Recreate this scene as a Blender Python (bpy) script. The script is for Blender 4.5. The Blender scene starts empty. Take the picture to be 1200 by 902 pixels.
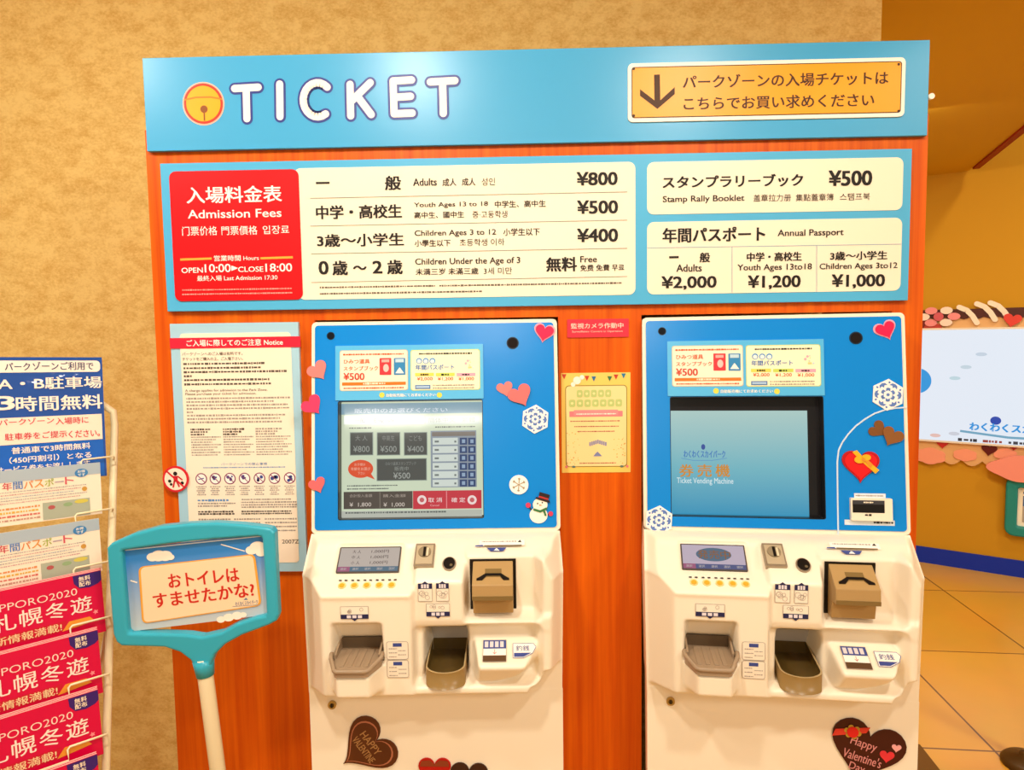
import bpy, bmesh, math, random
import numpy as np
from mathutils import Vector, Matrix
random.seed(7)
C = bpy.context.scene.collection
sc = bpy.context.scene

# ------------------------------------------------------------------ camera, world, lights, exposure
FPX = 800.0
CAM = Vector((0.0177, -1.4312, 1.5446))
PITCH, YAW, ROLL = 0.07383, -0.02141, 0.01422
_f = Vector((math.sin(YAW)*math.cos(PITCH), math.cos(YAW)*math.cos(PITCH), -math.sin(PITCH)))
_r = Vector((math.cos(YAW), -math.sin(YAW), 0)); _u = _r.cross(_f)
_c, _s = math.cos(ROLL), math.sin(ROLL)
RGT, UPV, FWD = _r*_c - _u*_s, _r*_s + _u*_c, _f
cam = bpy.data.cameras.new('camera'); co = bpy.data.objects.new('camera', cam); C.objects.link(co)
cam.sensor_fit = 'HORIZONTAL'; cam.sensor_width = 36; cam.lens = 36*FPX/1200; cam.clip_start = .02
co.matrix_world = Matrix(((RGT.x, UPV.x, -FWD.x, CAM.x), (RGT.y, UPV.y, -FWD.y, CAM.y), (RGT.z, UPV.z, -FWD.z, CAM.z), (0, 0, 0, 1)))
sc.camera = co
sc.view_settings.view_transform = 'Standard'; sc.view_settings.look = 'None'
sc.view_settings.gamma = 1; sc.view_settings.use_curve_mapping = False
sc.view_settings.exposure = -0.09

w = bpy.data.worlds.new('world'); sc.world = w; w.use_nodes = True
w.node_tree.nodes['Background'].inputs[0].default_value = (1.0, .87, .66, 1)
w.node_tree.nodes['Background'].inputs[1].default_value = 0.52

def lamp(name, loc, target, power, size, col=(1, .94, .83), spread=180):
    l = bpy.data.lights.new(name, 'AREA'); l.shape = 'DISK'; l.size = size; l.energy = power; l.color = col; l.spread = math.radians(spread)
    o = bpy.data.objects.new(name, l); C.objects.link(o); o.location = loc
    o.rotation_euler = (Vector(target)-Vector(loc)).to_track_quat('-Z', 'Y').to_euler()
    return o
CEIL = 2.52
lamp('ceiling_and_fill_lamp', (-.37, -1.05, CEIL-.02), (-.30, -.3, 0.8), 16.5, .13)
lamp('ceiling_and_fill_lamp', (.62, -1.25, CEIL-.02), (.45, -.3, 0.8), 14.5, .13)
lamp('ceiling_and_fill_lamp', (-1.35, -.75, CEIL-.02), (-1.2, .1, 0.9), 15, .16)
lamp('ceiling_and_fill_lamp', (-.1, -3.0, CEIL-.02), (.0, -.6, .7), 16, .5)
lamp('ceiling_and_glare_lamp', (-1.62, -8.1, CEIL-.12), (-1.62, -8.1, 0), 130, 1.35)
lamp('ceiling_and_glare_lamp', (-.62, -8.1, CEIL-.12), (-.62, -8.1, 0), 55, .85)
lamp('ceiling_and_glare_lamp', (4.3, -5.0, 4.1), (4.3, -5.0, 0), 240, 1.5)  # added lamp out of view, set for glare patches on the parking poster
lamp('ceiling_and_fill_lamp', (1.75, 1.6, CEIL-.02), (1.9, 1.9, 0), 22, .3, (1, .84, .58))  # fill lamp added to brighten the floor of the right passage
lamp('ceiling_and_fill_lamp', (2.1, .2, CEIL-.02), (2.3, .9, 0), 18, .3, (1, .84, .58))  # second added fill, lifting the passage floor and its bounce on the ceiling
lamp('ceiling_and_fill_lamp', (3.1, 1.0, 4.1), (3.2, 2.2, 1.0), 38, .4, (1, .84, .58))  # high fill lamp added to lighten the far right wall

# ------------------------------------------------------------------ helpers
def lin(h):
    h = h.lstrip('#'); v = [int(h[i:i+2], 16)/255 for i in (0, 2, 4)]
    return tuple(x/12.92 if x <= .04045 else ((x+.055)/1.055)**2.4 for x in v)
_m = {}
def mt(h, rough=.5, emit=0, metal=0, coat=0, spec=.32, bump=0, bscale=40):
    k = (h, rough, emit, metal, coat, spec, bump, bscale)
    if k in _m: return _m[k]
    m = bpy.data.materials.new('paint_'+h.strip('#')); m.use_nodes = True
    nt = m.node_tree; b = nt.nodes['Principled BSDF']; c = (*lin(h), 1)
    b.inputs['Base Color'].default_value = c; b.inputs['Roughness'].default_value = rough
    b.inputs['Metallic'].default_value = metal; b.inputs['Coat Weight'].default_value = coat
    b.inputs['Coat Roughness'].default_value = .025 if bump else .08
    b.inputs['Specular IOR Level'].default_value = spec
    if emit:
        b.inputs['Emission Color'].default_value = c; b.inputs['Emission Strength'].default_value = emit
        b.inputs['Base Color'].default_value = (.02, .02, .02, 1)
    # faint procedural unevenness of the surface
    n = nt.nodes.new('ShaderNodeTexNoise'); n.inputs['Scale'].default_value = bscale; n.inputs['Detail'].default_value = 3
    tc = nt.nodes.new('ShaderNodeTexCoord'); nt.links.new(tc.outputs['Object'], n.inputs['Vector'])
    bp = nt.nodes.new('ShaderNodeBump'); bp.inputs['Strength'].default_value = bump if bump else .02; bp.inputs['Distance'].default_value = .004 if bump else .001
    nt.links.new(n.outputs['Fac'], bp.inputs['Height']); nt.links.new(bp.outputs['Normal'], b.inputs['Normal'])
    if bump: nt.links.new(bp.outputs['Normal'], b.inputs['Coat Normal'])
    _m[k] = m; return m

def ramp_mat(name, build):
    m = bpy.data.materials.new(name); m.use_nodes = True
    build(m.node_tree, m.node_tree.nodes['Principled BSDF']); return m

class Surf:                                   # a plane standing in the room: u to the right, v up, d out of it
    def __init__(s, O, ux, uz):
        s.O = Vector(O); s.ux = Vector(ux).normalized(); s.uz = Vector(uz).normalized(); s.n = s.ux.cross(s.uz)
        if s.n.dot(CAM-s.O) < 0: s.n = -s.n
    def uv(s, p, d=0):
        v = FWD + RGT*((p[0]-600)/FPX) + UPV*((451-p[1])/FPX)
        O = s.O + s.n*d
        t = (O-CAM).dot(s.n)/v.dot(s.n); q = CAM + v*t - O
        return (q.dot(s.ux), q.dot(s.uz))
    def rect(s, bl, tr, d=0):
        a = s.uv(bl, d); b = s.uv(tr, d); return (a[0], a[1], b[0], b[1])
    def rect4(s, tl, tr, br, bl, d=0):
        a, b, c, e = (s.uv(q, d) for q in (tl, tr, br, bl))
        return ((a[0]+e[0])/2, (c[1]+e[1])/2, (b[0]+c[0])/2, (a[1]+b[1])/2)
    def mat(s, u=0, v=0, d=0):
        o = s.O + s.ux*u + s.uz*v + s.n*d; i = -s.n
        return Matrix(((s.ux.x, i.x, s.uz.x, o.x), (s.ux.y, i.y, s.uz.y, o.y), (s.ux.z, i.z, s.uz.z, o.z), (0, 0, 0, 1)))

_txt = {}
def glyphs(s, bold):
    k = (s, bold)
    if k in _txt: return _txt[k]
    cu = bpy.data.curves.new('t', 'FONT'); cu.body = s; cu.size = 1; cu.resolution_u = 3; cu.offset = min(bold, 0); cu.fill_mode = 'FRONT'
    o = bpy.data.objects.new('t', cu); C.objects.link(o)
    dg = bpy.context.evaluated_depsgraph_get(); me = bpy.data.meshes.new_from_object(o.evaluated_get(dg))
    V = np.array([v.co[:2] for v in me.vertices]) if len(me.vertices) else np.zeros((1, 2)); Fc = [tuple(p.vertices) for p in me.polygons]
    bpy.data.objects.remove(o); bpy.data.curves.remove(cu); bpy.data.meshes.remove(me)
    mn, mx = V.min(0), V.max(0); V = (V-mn)/np.maximum(mx-mn, 1e-6)
    _txt[k] = (V, Fc, (mx-mn)); return _txt[k]

def rrect(u0, v0, u1, v1, r, n=5):
    if r <= 0: return [(u0, v0), (u1, v0), (u1, v1), (u0, v1)]
    P = []
    for cx, cy, a in ((u1-r, v0+r, -90), (u1-r, v1-r, 0), (u0+r, v1-r, 90), (u0+r, v0+r, 180)):
        for i in range(n+1):
            t = math.radians(a+90*i/n); P.append((cx+r*math.cos(t), cy+r*math.sin(t)))
    return P
def circ(cx, cy, r, n=28, ry=None, a0=0):
    return [(cx+r*math.cos(2*math.pi*i/n+a0), cy+(ry or r)*math.sin(2*math.pi*i/n+a0)) for i in range(n)]
def heart(cx, cy, wd, rot=0, n=44, ht=None):  # wd = full width, upright heart rotated ccw by rot degrees
    P = []; k = wd/32.; kh = (ht/29.) if ht else k
    for i in range(n):
        t = 2*math.pi*i/n
        P.append((16*math.sin(t)**3*k, (13*math.cos(t)-5*math.cos(2*t)-2*math.cos(3*t)-math.cos(4*t)+2.5)*kh))
    c, s = math.cos(math.radians(rot)), math.sin(math.radians(rot))
    P = P[::-1]
    return [(cx+x*c-y*s, cy+x*s+y*c) for x, y in P]

class MB:
    def __init__(s, M=None, off=(0, 0)):
        s.v = []; s.f = []; s.mi = []; s.mats = []; s.M = M; s.off = off; s.sm = []
    def _m(s, m):
        if m not in s.mats: s.mats.append(m)
        return s.mats.index(m)
    def add(s, V, Fc, m, smooth=False):
        b = len(s.v); k = s._m(m)
        for p in V:
            p = Vector((p[0]-s.off[0], p[1], p[2]-s.off[1]))
            s.v.append(s.M @ p if s.M else p)
        for f in Fc: s.f.append(tuple(b+i for i in f)); s.mi.append(k); s.sm.append(smooth)
    def poly(s, P, m, d0=0, d1=.001, smooth=False):   # prism on the plane from d0 to d1 outward
        P = list(P)
        if sum(a[0]*b[1]-b[0]*a[1] for a, b in zip(P, P[1:]+P[:1])) < 0: P = P[::-1]
        n = len(P); V = [(u, -d1, v) for u, v in P]; Fc = [tuple(range(n))]
        if d0 is not None and d1 > d0:
            V += [(u, -d0, v) for u, v in P]; Fc.append(tuple(range(2*n-1, n-1, -1)))
            Fc += [(i, n+i, n+(i+1) % n, (i+1) % n) for i in range(n)]
        s.add(V, Fc, m)
    def flat(s, P, m, d): s.poly(P, m, None, d)
    def rect(s, r, m, d0=0, d1=.001, rad=0): s.poly(rrect(*r, rad), m, d0, d1)
    def frect(s, r, m, d, rad=0): s.flat(rrect(*r, rad), m, d)
    def box(s, x0, x1, y0, y1, z0, z1, m):
        V = [(x, y, z) for x in (x0, x1) for y in (y0, y1) for z in (z0, z1)]
        s.add(V, [(0, 1, 3, 2), (4, 6, 7, 5), (0, 4, 5, 1), (2, 3, 7, 6), (0, 2, 6, 4), (1, 5, 7, 3)], m)
    def ring(s, Po, Pi, m, d0, d1):           # plate with a hole; both contours ccw with equal counts
        n = len(Po); V = []
        for d in (d1, d0):
            V += [(u, -d, v) for u, v in Po] + [(u, -d, v) for u, v in Pi]
        Fc = []
        for i in range(n):
            j = (i+1) % n
            Fc += [(i, j, n+j, n+i), (2*n+i, 3*n+i, 3*n+j, 2*n+j), (i, 2*n+i, 2*n+j, j), (n+i, n+j, 3*n+j, 3*n+i)]
        s.add(V, Fc, m)
    def outline(s, P, wd, m, d):              # flat line around a closed contour
        s.stroke(P+[P[0]], wd, m, d, caps=False)
    def stroke(s, P, wd, m, d, caps=True, d0=None):
        h = wd/2
        for a, b in zip(P[:-1], P[1:]):
            L = math.hypot(b[0]-a[0], b[1]-a[1])
            if L < 1e-7: continue
            nx, ny = -(b[1]-a[1])/L*h, (b[0]-a[0])/L*h
            s.poly([(a[0]-nx, a[1]-ny), (b[0]-nx, b[1]-ny), (b[0]+nx, b[1]+ny), (a[0]+nx, a[1]+ny)], m, d0, d)
        if caps:
            for a in P: s.poly(circ(a[0], a[1], h, 16), m, d0, d-.00002)
    def txt(s, t, r, m, bold=.012, d=.0008, rot=None):
        V, Fc, sz = glyphs(t, bold); u0, v0, u1, v1 = r
        Q = V*np.array([u1-u0, v1-v0])+np.array([u0, v0])
        if bold > 0:                          # heavier weight: the same outlines laid side by side
            e = bold*.62*max((v1-v0)/max(sz[1], .3), 1e-6); n0 = len(Q)
            sh = [(-e, -e*.5), (e, -e*.5), (-e, e*.5), (e, e*.5)] if bold >= .012 else [(-e, 0), (e, 0)]
            Q = np.concatenate([Q+np.array(q) for q in sh]); Fc = [tuple(i+n0*k for i in f) for k in range(len(sh)) for f in Fc]
            Dz = np.repeat(np.arange(len(sh)), n0)*2e-5
        else: Dz = np.zeros(len(Q))
        if rot:
            c, sn = math.cos(math.radians(rot)), math.sin(math.radians(rot)); ce = np.array([(u0+u1)/2, (v0+v1)/2])
            Q = (Q-ce)@np.array([[c, sn], [-sn, c]])+ce
        s.add([(q[0], -d-z_, q[1]) for q, z_ in zip(Q, Dz)], Fc, m)
    def micro(s, u0, v, u1, h, m, d=.0008, seed=0):   # one line of print too small to read
        R = random.Random(seed*7919+int(u0*1e4)+int(v*1e5)); u = u0
        while u < u1-h*.6:
            l = min(h*R.uniform(.5, 1.6), u1-u); k = R.uniform(.6, 1)
            s.frect((u, v-h*.5*k, u+l, v+h*.5*k), m, d); u += l+h*R.uniform(.15, .5)
    def tube(s, P, r, m, n=10, closed=False):
        P = [Vector(p) for p in P]; N = len(P); V = []; Fc = []
        up = None
        for i in range(N):
            a = P[i-1] if (i > 0 or closed) else P[i]; b = P[(i+1) % N] if (i < N-1 or closed) else P[i]
            t = (b-a).normalized()
            if up is None: up = Vector((0, 0, 1)) if abs(t.z) < .9 else Vector((1, 0, 0))
            x = t.cross(up).normalized(); up = x.cross(t).normalized()
            rr = r[i] if isinstance(r, (list, tuple)) else r
            for k in range(n):
                q = 2*math.pi*k/n; V.append(P[i]+x*(rr*math.cos(q))+up*(rr*math.sin(q)))
        for i in range(N if closed else N-1):
            for k in range(n):
                a = i*n+k; b = i*n+(k+1) % n; j = (i+1) % N; Fc.append((a, b, j*n+(k+1) % n, j*n+k))
        if not closed: Fc += [tuple(range(n-1, -1, -1)), tuple(range((N-1)*n, N*n))]
        s.add(V, Fc, m, True)
    def prismx(s, P, x0, x1, m):              # profile (y,z) swept along x
        n = len(P); V = [(x0, y, z) for y, z in P]+[(x1, y, z) for y, z in P]
        s.add(V, [tuple(range(n)), tuple(range(2*n-1, n-1, -1))]+[(i, n+i, n+(i+1) % n, (i+1) % n) for i in range(n)], m)
    def prismz(s, P, z0, z1, m):              # plan (x,y) swept along z
        n = len(P); V = [(x, y, z0) for x, y in P]+[(x, y, z1) for x, y in P]
        s.add(V, [tuple(range(n-1, -1, -1)), tuple(range(n, 2*n))]+[(i, (i+1) % n, n+(i+1) % n, n+i) for i in range(n)], m)
    def lathe(s, prof, cx, cy, m, n=28):      # profile (r,z) about a vertical axis
        V = []; Fc = []
        for r, z in prof: V += [(cx+r*math.cos(2*math.pi*k/n), cy+r*math.sin(2*math.pi*k/n), z) for k in range(n)]
        for i in range(len(prof)-1):
            for k in range(n): Fc.append((i*n+k, i*n+(k+1) % n, (i+1)*n+(k+1) % n, (i+1)*n+k))
        s.add(V, Fc, m, True)
    def obj(s, name, parent=None, bevel=0, seg=2, ang=35, fix=True):
        me = bpy.data.meshes.new(name)
        me.from_pydata([tuple(v) for v in s.v], [], s.f)
        for m in s.mats: me.materials.append(m)
        me.polygons.foreach_set('material_index', s.mi); me.polygons.foreach_set('use_smooth', s.sm)
        o = bpy.data.objects.new(name, me); C.objects.link(o)
        if fix or bevel:
            bm = bmesh.new(); bm.from_mesh(me)
            if fix: bmesh.ops.recalc_face_normals(bm, faces=bm.faces)
            if bevel:
                bmesh.ops.remove_doubles(bm, verts=bm.verts, dist=1e-6)
                E = [e for e in bm.edges if len(e.link_faces) == 2 and e.calc_face_angle(0) > math.radians(ang)]
                bmesh.ops.bevel(bm, geom=E, offset=bevel, segments=seg, profile=.5, affect='EDGES', clamp_overlap=True)
            bm.to_mesh(me); bm.free()
        if parent: o.parent = parent
        return o

def props(o, label=None, cat=None, group=None, kind=None):
    for k, v in (('label', label), ('category', cat), ('group', group), ('kind', kind)):
        if v: o[k] = v
    return o
def thing(name, M, label, cat, group=None):
    o = bpy.data.objects.new(name, None); C.objects.link(o); o.empty_display_size = .05
    o.matrix_world = M; return props(o, label, cat, group)
def dup_part(o, parent):
    c = o.copy(); C.objects.link(c); c.parent = parent
    for ch in list(o.children):
        g = ch.copy(); C.objects.link(g); g.parent = c
    return c
def structure(o): o['kind'] = 'structure'; return o
def mid(r): return ((r[0]+r[2])/2, (r[1]+r[3])/2)
def zp(sx, ox, oy):                            # reads a point of an enlarged crop
    return lambda x, y: (ox+x*sx, oy+y*sx)

# ------------------------------------------------------------------ materials of the room
def _stucco(nt, b):
    N = nt.nodes; L = nt.links; tc = N.new('ShaderNodeTexCoord')
    n1 = N.new('ShaderNodeTexNoise'); n1.inputs['Scale'].default_value = 130; n1.inputs['Detail'].default_value = 6; n1.inputs['Roughness'].default_value = .65
    n2 = N.new('ShaderNodeTexNoise'); n2.inputs['Scale'].default_value = 26; n2.inputs['Detail'].default_value = 4
    mp = N.new('ShaderNodeMapping'); mp.inputs['Scale'].default_value = (1, 1, 1.5)
    L.new(tc.outputs['Object'], mp.inputs[0]); L.new(mp.outputs[0], n1.inputs['Vector']); L.new(mp.outputs[0], n2.inputs['Vector'])
    cr = N.new('ShaderNodeValToRGB'); cr.color_ramp.elements[0].position = .36; cr.color_ramp.elements[1].position = .58
    cr.color_ramp.elements[0].color = (*lin('#d2a552'), 1); cr.color_ramp.elements[1].color = (*lin('#eac878'), 1)
    mx = N.new('ShaderNodeMath'); mx.operation = 'ADD'; m2 = N.new('ShaderNodeMath'); m2.operation = 'MULTIPLY'; m2.inputs[1].default_value = .5
    L.new(n1.outputs['Fac'], mx.inputs[0]); L.new(n2.outputs['Fac'], mx.inputs[1]); L.new(mx.outputs[0], m2.inputs[0]); L.new(m2.outputs[0], cr.inputs[0])
    L.new(cr.outputs[0], b.inputs['Base Color']); b.inputs['Roughness'].default_value = .8
    bp = N.new('ShaderNodeBump'); bp.inputs['Strength'].default_value = .45; bp.inputs['Distance'].default_value = .006
    L.new(m2.outputs[0], bp.inputs['Height']); L.new(bp.outputs[0], b.inputs['Normal'])
STUCCO = ramp_mat('yellow_stucco', _stucco)
def _wood(nt, b):
    N = nt.nodes; L = nt.links; tc = N.new('ShaderNodeTexCoord'); mp = N.new('ShaderNodeMapping'); mp.inputs['Scale'].default_value = (60, 60, 1.6)
    n1 = N.new('ShaderNodeTexNoise'); n1.inputs['Scale'].default_value = 1; n1.inputs['Detail'].default_value = 5; n1.inputs['Roughness'].default_value = .6
    L.new(tc.outputs['Object'], mp.inputs[0]); L.new(mp.outputs[0], n1.inputs['Vector'])
    cr = N.new('ShaderNodeValToRGB'); cr.color_ramp.elements[0].position = .3; cr.color_ramp.elements[1].position = .75
    cr.color_ramp.elements[0].color = (*lin('#c64802'), 1); cr.color_ramp.elements[1].color = (*lin('#e86e08'), 1)
    L.new(n1.outputs['Fac'], cr.inputs[0]); L.new(cr.outputs[0], b.inputs['Base Color']); b.inputs['Roughness'].default_value = .42; b.inputs['Specular IOR Level'].default_value = .2
WOOD = ramp_mat('orange_wood', _wood)
def _tile(nt, b):
    N = nt.nodes; L = nt.links; tc = N.new('ShaderNodeTexCoord'); mp = N.new('ShaderNodeMapping')
    mp.inputs['Location'].default_value = (-.39, -.33, 0); mp.inputs['Rotation'].default_value = (0, 0, math.radians(5))
    br = N.new('ShaderNodeTexBrick'); br.offset = 0; br.squash = 1; br.inputs['Scale'].default_value = 1
    br.inputs['Brick Width'].default_value = .615; br.inputs['Row Height'].default_value = .81; br.inputs['Mortar Size'].default_value = .0045
    br.inputs['Color1'].default_value = (*lin('#e0ac3e'), 1); br.inputs['Color2'].default_value = (*lin('#d9a438'), 1); br.inputs['Mortar'].default_value = (*lin('#7a5417'), 1)
    L.new(tc.outputs['Object'], mp.inputs[0]); L.new(mp.outputs[0], br.inputs['Vector'])
    n1 = N.new('ShaderNodeTexNoise'); n1.inputs['Scale'].default_value = 3; n1.inputs['Detail'].default_value = 4
    mx = N.new('ShaderNodeMixRGB'); mx.blend_type = 'MULTIPLY'; mx.inputs[0].default_value = .25
    L.new(tc.outputs['Object'], n1.inputs['Vector']); L.new(br.outputs['Color'], mx.inputs[1]); L.new(n1.outputs['Color'], mx.inputs[2])
    L.new(mx.outputs[0], b.inputs['Base Color']); b.inputs['Roughness'].default_value = .28
TILE = ramp_mat('beige_floor_tile', _tile)

BOARD_Y = .045
BOARD = Surf((0, BOARD_Y, 0), (1, 0, 0), (0, 0, 1))
WALL_Y = .52

# ------------------------------------------------------------------ room shell
mb = MB(); mb.box(-3, 6, -10, 7, -.05, 0, TILE); structure(mb.obj('floor'))
mb = MB(); wall_corner = Surf((0, WALL_Y, 0), (1, 0, 0), (0, 0, 1)).uv((1033, 25))[0]
mb.box(-3, wall_corner, WALL_Y, WALL_Y+.2, 0, CEIL+.3, STUCCO); structure(mb.obj('wall_back'))
mb = MB(); mb.box(wall_corner-.2, wall_corner, WALL_Y+.2, 6.5, 0, CEIL, STUCCO); structure(mb.obj('wall_passage'))
# the angled wall at the far right
ORANGE = mt('#c4931c', .75); DEEP = mt('#d0a820', .8)
fa = Vector((2.68, 4.46-1.4312, 0)); fdir = Vector((.44, -.30, 0)).normalized()
FAR = Surf(fa, fdir, (0, 0, 1))
def far_box(name, u0, u1, z0, z1, d0, d1, m):
    mb = MB(M=FAR.mat()); mb.box(u0, u1, -d1, -d0, z0, z1, m); return structure(mb.obj(name))
far_box('wall_right', -3.0, 3.4, 0, 4.2, -.15, 0, ORANGE)
far_box('baseboard_right', -3.0, 3.4, 0, .105, 0, .012, mt('#0a30b4', .5))
# low ceiling over the ticket corner with its red edge
e0 = Vector((2.75, 4.3-1.4312, CEIL)); e1 = Vector((2.31, 3.08-1.4312, CEIL)); ed = (e1-e0).normalized()
q0 = e0-ed*.35; q1 = e0+ed*12.5
mb = MB(); mb.prismz([(-3, -10.0), (q1.x, -10.0), (q1.x, q1.y), (q0.x, q0.y), (q0.x, 6.5), (-3, 6.5)], CEIL, CEIL+.06, DEEP); structure(mb.obj('ceiling'))
nrm = Vector((-ed.y, ed.x, 0)); nrm = nrm if nrm.x > 0 else -nrm
mb = MB(); V = []
for p, a in ((e0, 0), (e0, .035), (q1, .035), (q1, 0)):
    V.append((p+nrm*a).to_2d())
mb.prismz([tuple(p) for p in V], CEIL-.012, CEIL+.06, mt('#8e0c06', .5)); structure(mb.obj('trim_1'))
mb = MB(); mb.box(-3, 6, -10, 7, 4.2, 4.3, ORANGE); structure(mb.obj('ceiling_high'))

# ------------------------------------------------------------------ wooden kiosk wall with cut-outs for the machines
def bx(p): return BOARD.uv(p)
wx0 = (bx((171.5, 180))[0]+bx((201, 757))[0])/2; wx1 = (bx((1088, 170))[0]+bx((1075, 560))[0])/2
MACH = [dict(o=Vector((-.1754, -.0363, 1.1352)), yaw=.019, roll=0), dict(o=Vector((.5173, -.056, 1.1357)), yaw=-.1232, roll=-.003)]
for k in MACH:
    k['M'] = Matrix.Translation(k['o']) @ Matrix.Rotation(k['yaw'], 4, 'Z') @ Matrix.Rotation(k['roll'], 4, 'Y')
HOLES = [(-.1754-.2640, -.1754+.2628), (.2658, .797)]; HTOP = (1.5812, 1.5824); KTOP = 1.99
kiosk = thing('wooden_kiosk', Matrix.Translation((0, BOARD_Y, 0)), 'orange wood kiosk wall holding both ticket machines', 'kiosk')
mb = MB(); xs = [wx0, HOLES[0][0], HOLES[0][1], HOLES[1][0], HOLES[1][1], wx1]
for i in (0, 2, 4): mb.box(xs[i], xs[i+1], 0, .02, 0, KTOP, WOOD)
for (a, b), h in zip(HOLES, HTOP): mb.box(a, b, 0, .02, h, KTOP, WOOD)
mb.obj('fascia', kiosk)
mb = MB(); mb.box(wx0, wx0+.02, .0205, .45, 0, KTOP, WOOD); mb.obj('side_panel', kiosk)
mb = MB(); mb.box(wx1-.02, wx1, .0205, .45, 0, KTOP, WOOD); mb.obj('side_panel', kiosk)
mb = MB(); mb.box(wx0+.0205, wx1-.0205, .0205, .45, KTOP-.03, KTOP, WOOD); mb.obj('top_panel', kiosk)

# ------------------------------------------------------------------ header sign
SKY = mt('#46a6d6', .3); WHT = mt('#fff6e6', .45); NAVY = mt('#33418f', .4); INK = mt('#1e1814', .6); BRN = mt('#4a2c0c', .5)
HS = Surf((0, BOARD_Y-.012, 0), (1, 0, 0), (0, 0, 1)); hr = HS.rect4((167.5, 68.5), (1089.6, 46), (1087, 159.8), (171.3, 176))
hc = mid(hr)
head = thing('header_sign', HS.mat(*hc), 'long sky blue sign reading TICKET along the kiosk top', 'sign')
mb = MB(off=hc); mb.rect(hr, SKY, -.011, 0); mb.obj('sign_board', head, bevel=.001)
z = zp(.4, 160, 40); P = lambda *q: [HS.uv(z(*a)) for a in q]
strokes = [P((288, 160), (357, 156)), P((322, 158), (324, 248)), P((420, 147), (421, 242)),
           P(*[(531+42*math.cos(math.radians(a)), 193-50*math.sin(math.radians(a))) for a in range(48, 315, 16)]),
           P((626, 148), (628, 240)), P((685, 143), (632, 195)), P((648, 183), (688, 236)),
           P((752, 138), (755, 234)), P((752, 138), (806, 135)), P((754, 186), (803, 183)), P((755, 234), (808, 232)),
           P((861, 141), (933, 137)), P((897, 140), (899, 233))]
mb = MB(off=hc)
for i, s in enumerate(strokes): mb.stroke(s, .0245, NAVY, .0006+.00004*i)
for i, s in enumerate(strokes): mb.stroke(s, .0150, WHT, .0014+.00004*i)
mb.obj('ticket_lettering', head, fix=False)
mb = MB(off=hc); bc = HS.uv((238.6, 121.6)); R = .0385
mb.flat(circ(*bc, R+.006, 40), mt('#f0b9a0', .4), .0006); mb.flat(circ(*bc, R+.003, 40), mt('#c8301a', .4), .0009)
mb.flat(circ(*bc, R-.002, 40), mt('#f7a808', .4), .0012)
BR_ = mt('#8a4a10', .5)
mb.stroke([(bc[0]-R*1.02, bc[1]+R*.22), (bc[0]-R*.4, bc[1]+R*.34), (bc[0]+R*.4, bc[1]+R*.34), (bc[0]+R*1.02, bc[1]+R*.22)], .0035, mt('#d07c10', .4), .0015)
mb.flat(circ(bc[0]+.001, bc[1]-R*.3, .0078), BR_, .0016); mb.stroke([(bc[0]+.001, bc[1]-R*.3), (bc[0]+.001, bc[1]-R*.92)], .003, BR_, .0017, caps=False)
mb.obj('bell_emblem', head, fix=False)
yr = HS.rect4((736, 74.5), (1059.8, 68.7), (1058.9, 137.3), (735, 143.6))
mb = MB(off=hc); mb.rect(yr, WHT, 0, .004, .010)
def inset(r, k): return (r[0]+k, r[1]+k, r[2]-k, r[3]-k)
mb.frect(inset(yr, .0075), mt('#5c3c10', .5), .0043, .006); mb.frect(inset(yr, .0095), mt('#f6a414', .35), .0046, .005)
plate = mb.obj('arrow_plate', head, fix=False); plate['label'] = 'amber plate with arrow and purchase notice'
z2 = zp(.4833, 620, 30)
mb = MB(off=hc)
mb.txt('パークゾーンの入場チケットは', HS.rect(z2(372, 155), z2(868, 112)), BRN, .032, .005)
mb.txt('こちらでお買い求めください', HS.rect(z2(374, 207), z2(834, 166)), BRN, .032, .005)
A = [HS.uv(z2(*q)) for q in ((302, 121), (316, 120.5), (317, 183), (352, 151), (352, 168), (310, 204), (268, 172), (268, 156), (303, 183))]
mb.flat(A, BRN, .005)
for x, y in ((253, 107), (893, 96), (893, 209), (253, 220)): mb.flat(circ(*HS.uv(z2(x, y)), .0028, 12), BRN, .0052)
mb.obj('lettering', plate, fix=False)
mb = MB(off=hc); k = HS.uv((1090, 113)); mb.poly(circ(k[0]+.002, k[1], .006, 16), WHT, -.004, .003); mb.obj('end_cap', head)

# ------------------------------------------------------------------ admission price board
PS = Surf((0, BOARD_Y-.012, 0), (1, 0, 0), (0, 0, 1)); pr = PS.rect4((188, 191.6), (1069, 174), (1064, 352), (195.5, 364.8)); pc = mid(pr)
CREAM = mt('#faecd0', .4); RED = mt('#d2000c', .4); LINE = mt('#8f8878', .6); LBL = mt('#8fa9c0', .6)
price = thing('price_board', PS.mat(*pc), 'wide light blue board listing admission fees and passes below the header', 'sign')
mb = MB(off=pc); mb.rect(pr, mt('#50b0dc', .35), -.011, 0); mb.obj('backing_board', price, bevel=.001)
a3 = zp(.25, 180, 180); a4 = zp(.25, 460, 180); a5 = zp(.3, 740, 170)
def T(mb, zf, t, bl, tr, m=INK, bold=.05, S=PS, d=.0022): mb.txt(t, S.rect(zf(*bl), zf(*tr)), m, bold, d)
tl = PS.rect4((345, 197.5), (744.5, 189.5), (744.5, 345), (350, 351.5))
mb = MB(off=pc); mb.rect(tl, CREAM, 0, .0012, .014); fees = mb.obj('fee_panel', price, fix=False); fees['label'] = 'cream fee table'
mb = MB(off=pc)
T(mb, a3, '一', (763, 143), (825, 133)); T(mb, a3, '般', (1088, 172), (1158, 105))
T(mb, a3, '中学・高校生', (765, 308), (1162, 238)); T(mb, a3, '3歳～小学生', (770, 438), (1172, 372))
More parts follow.
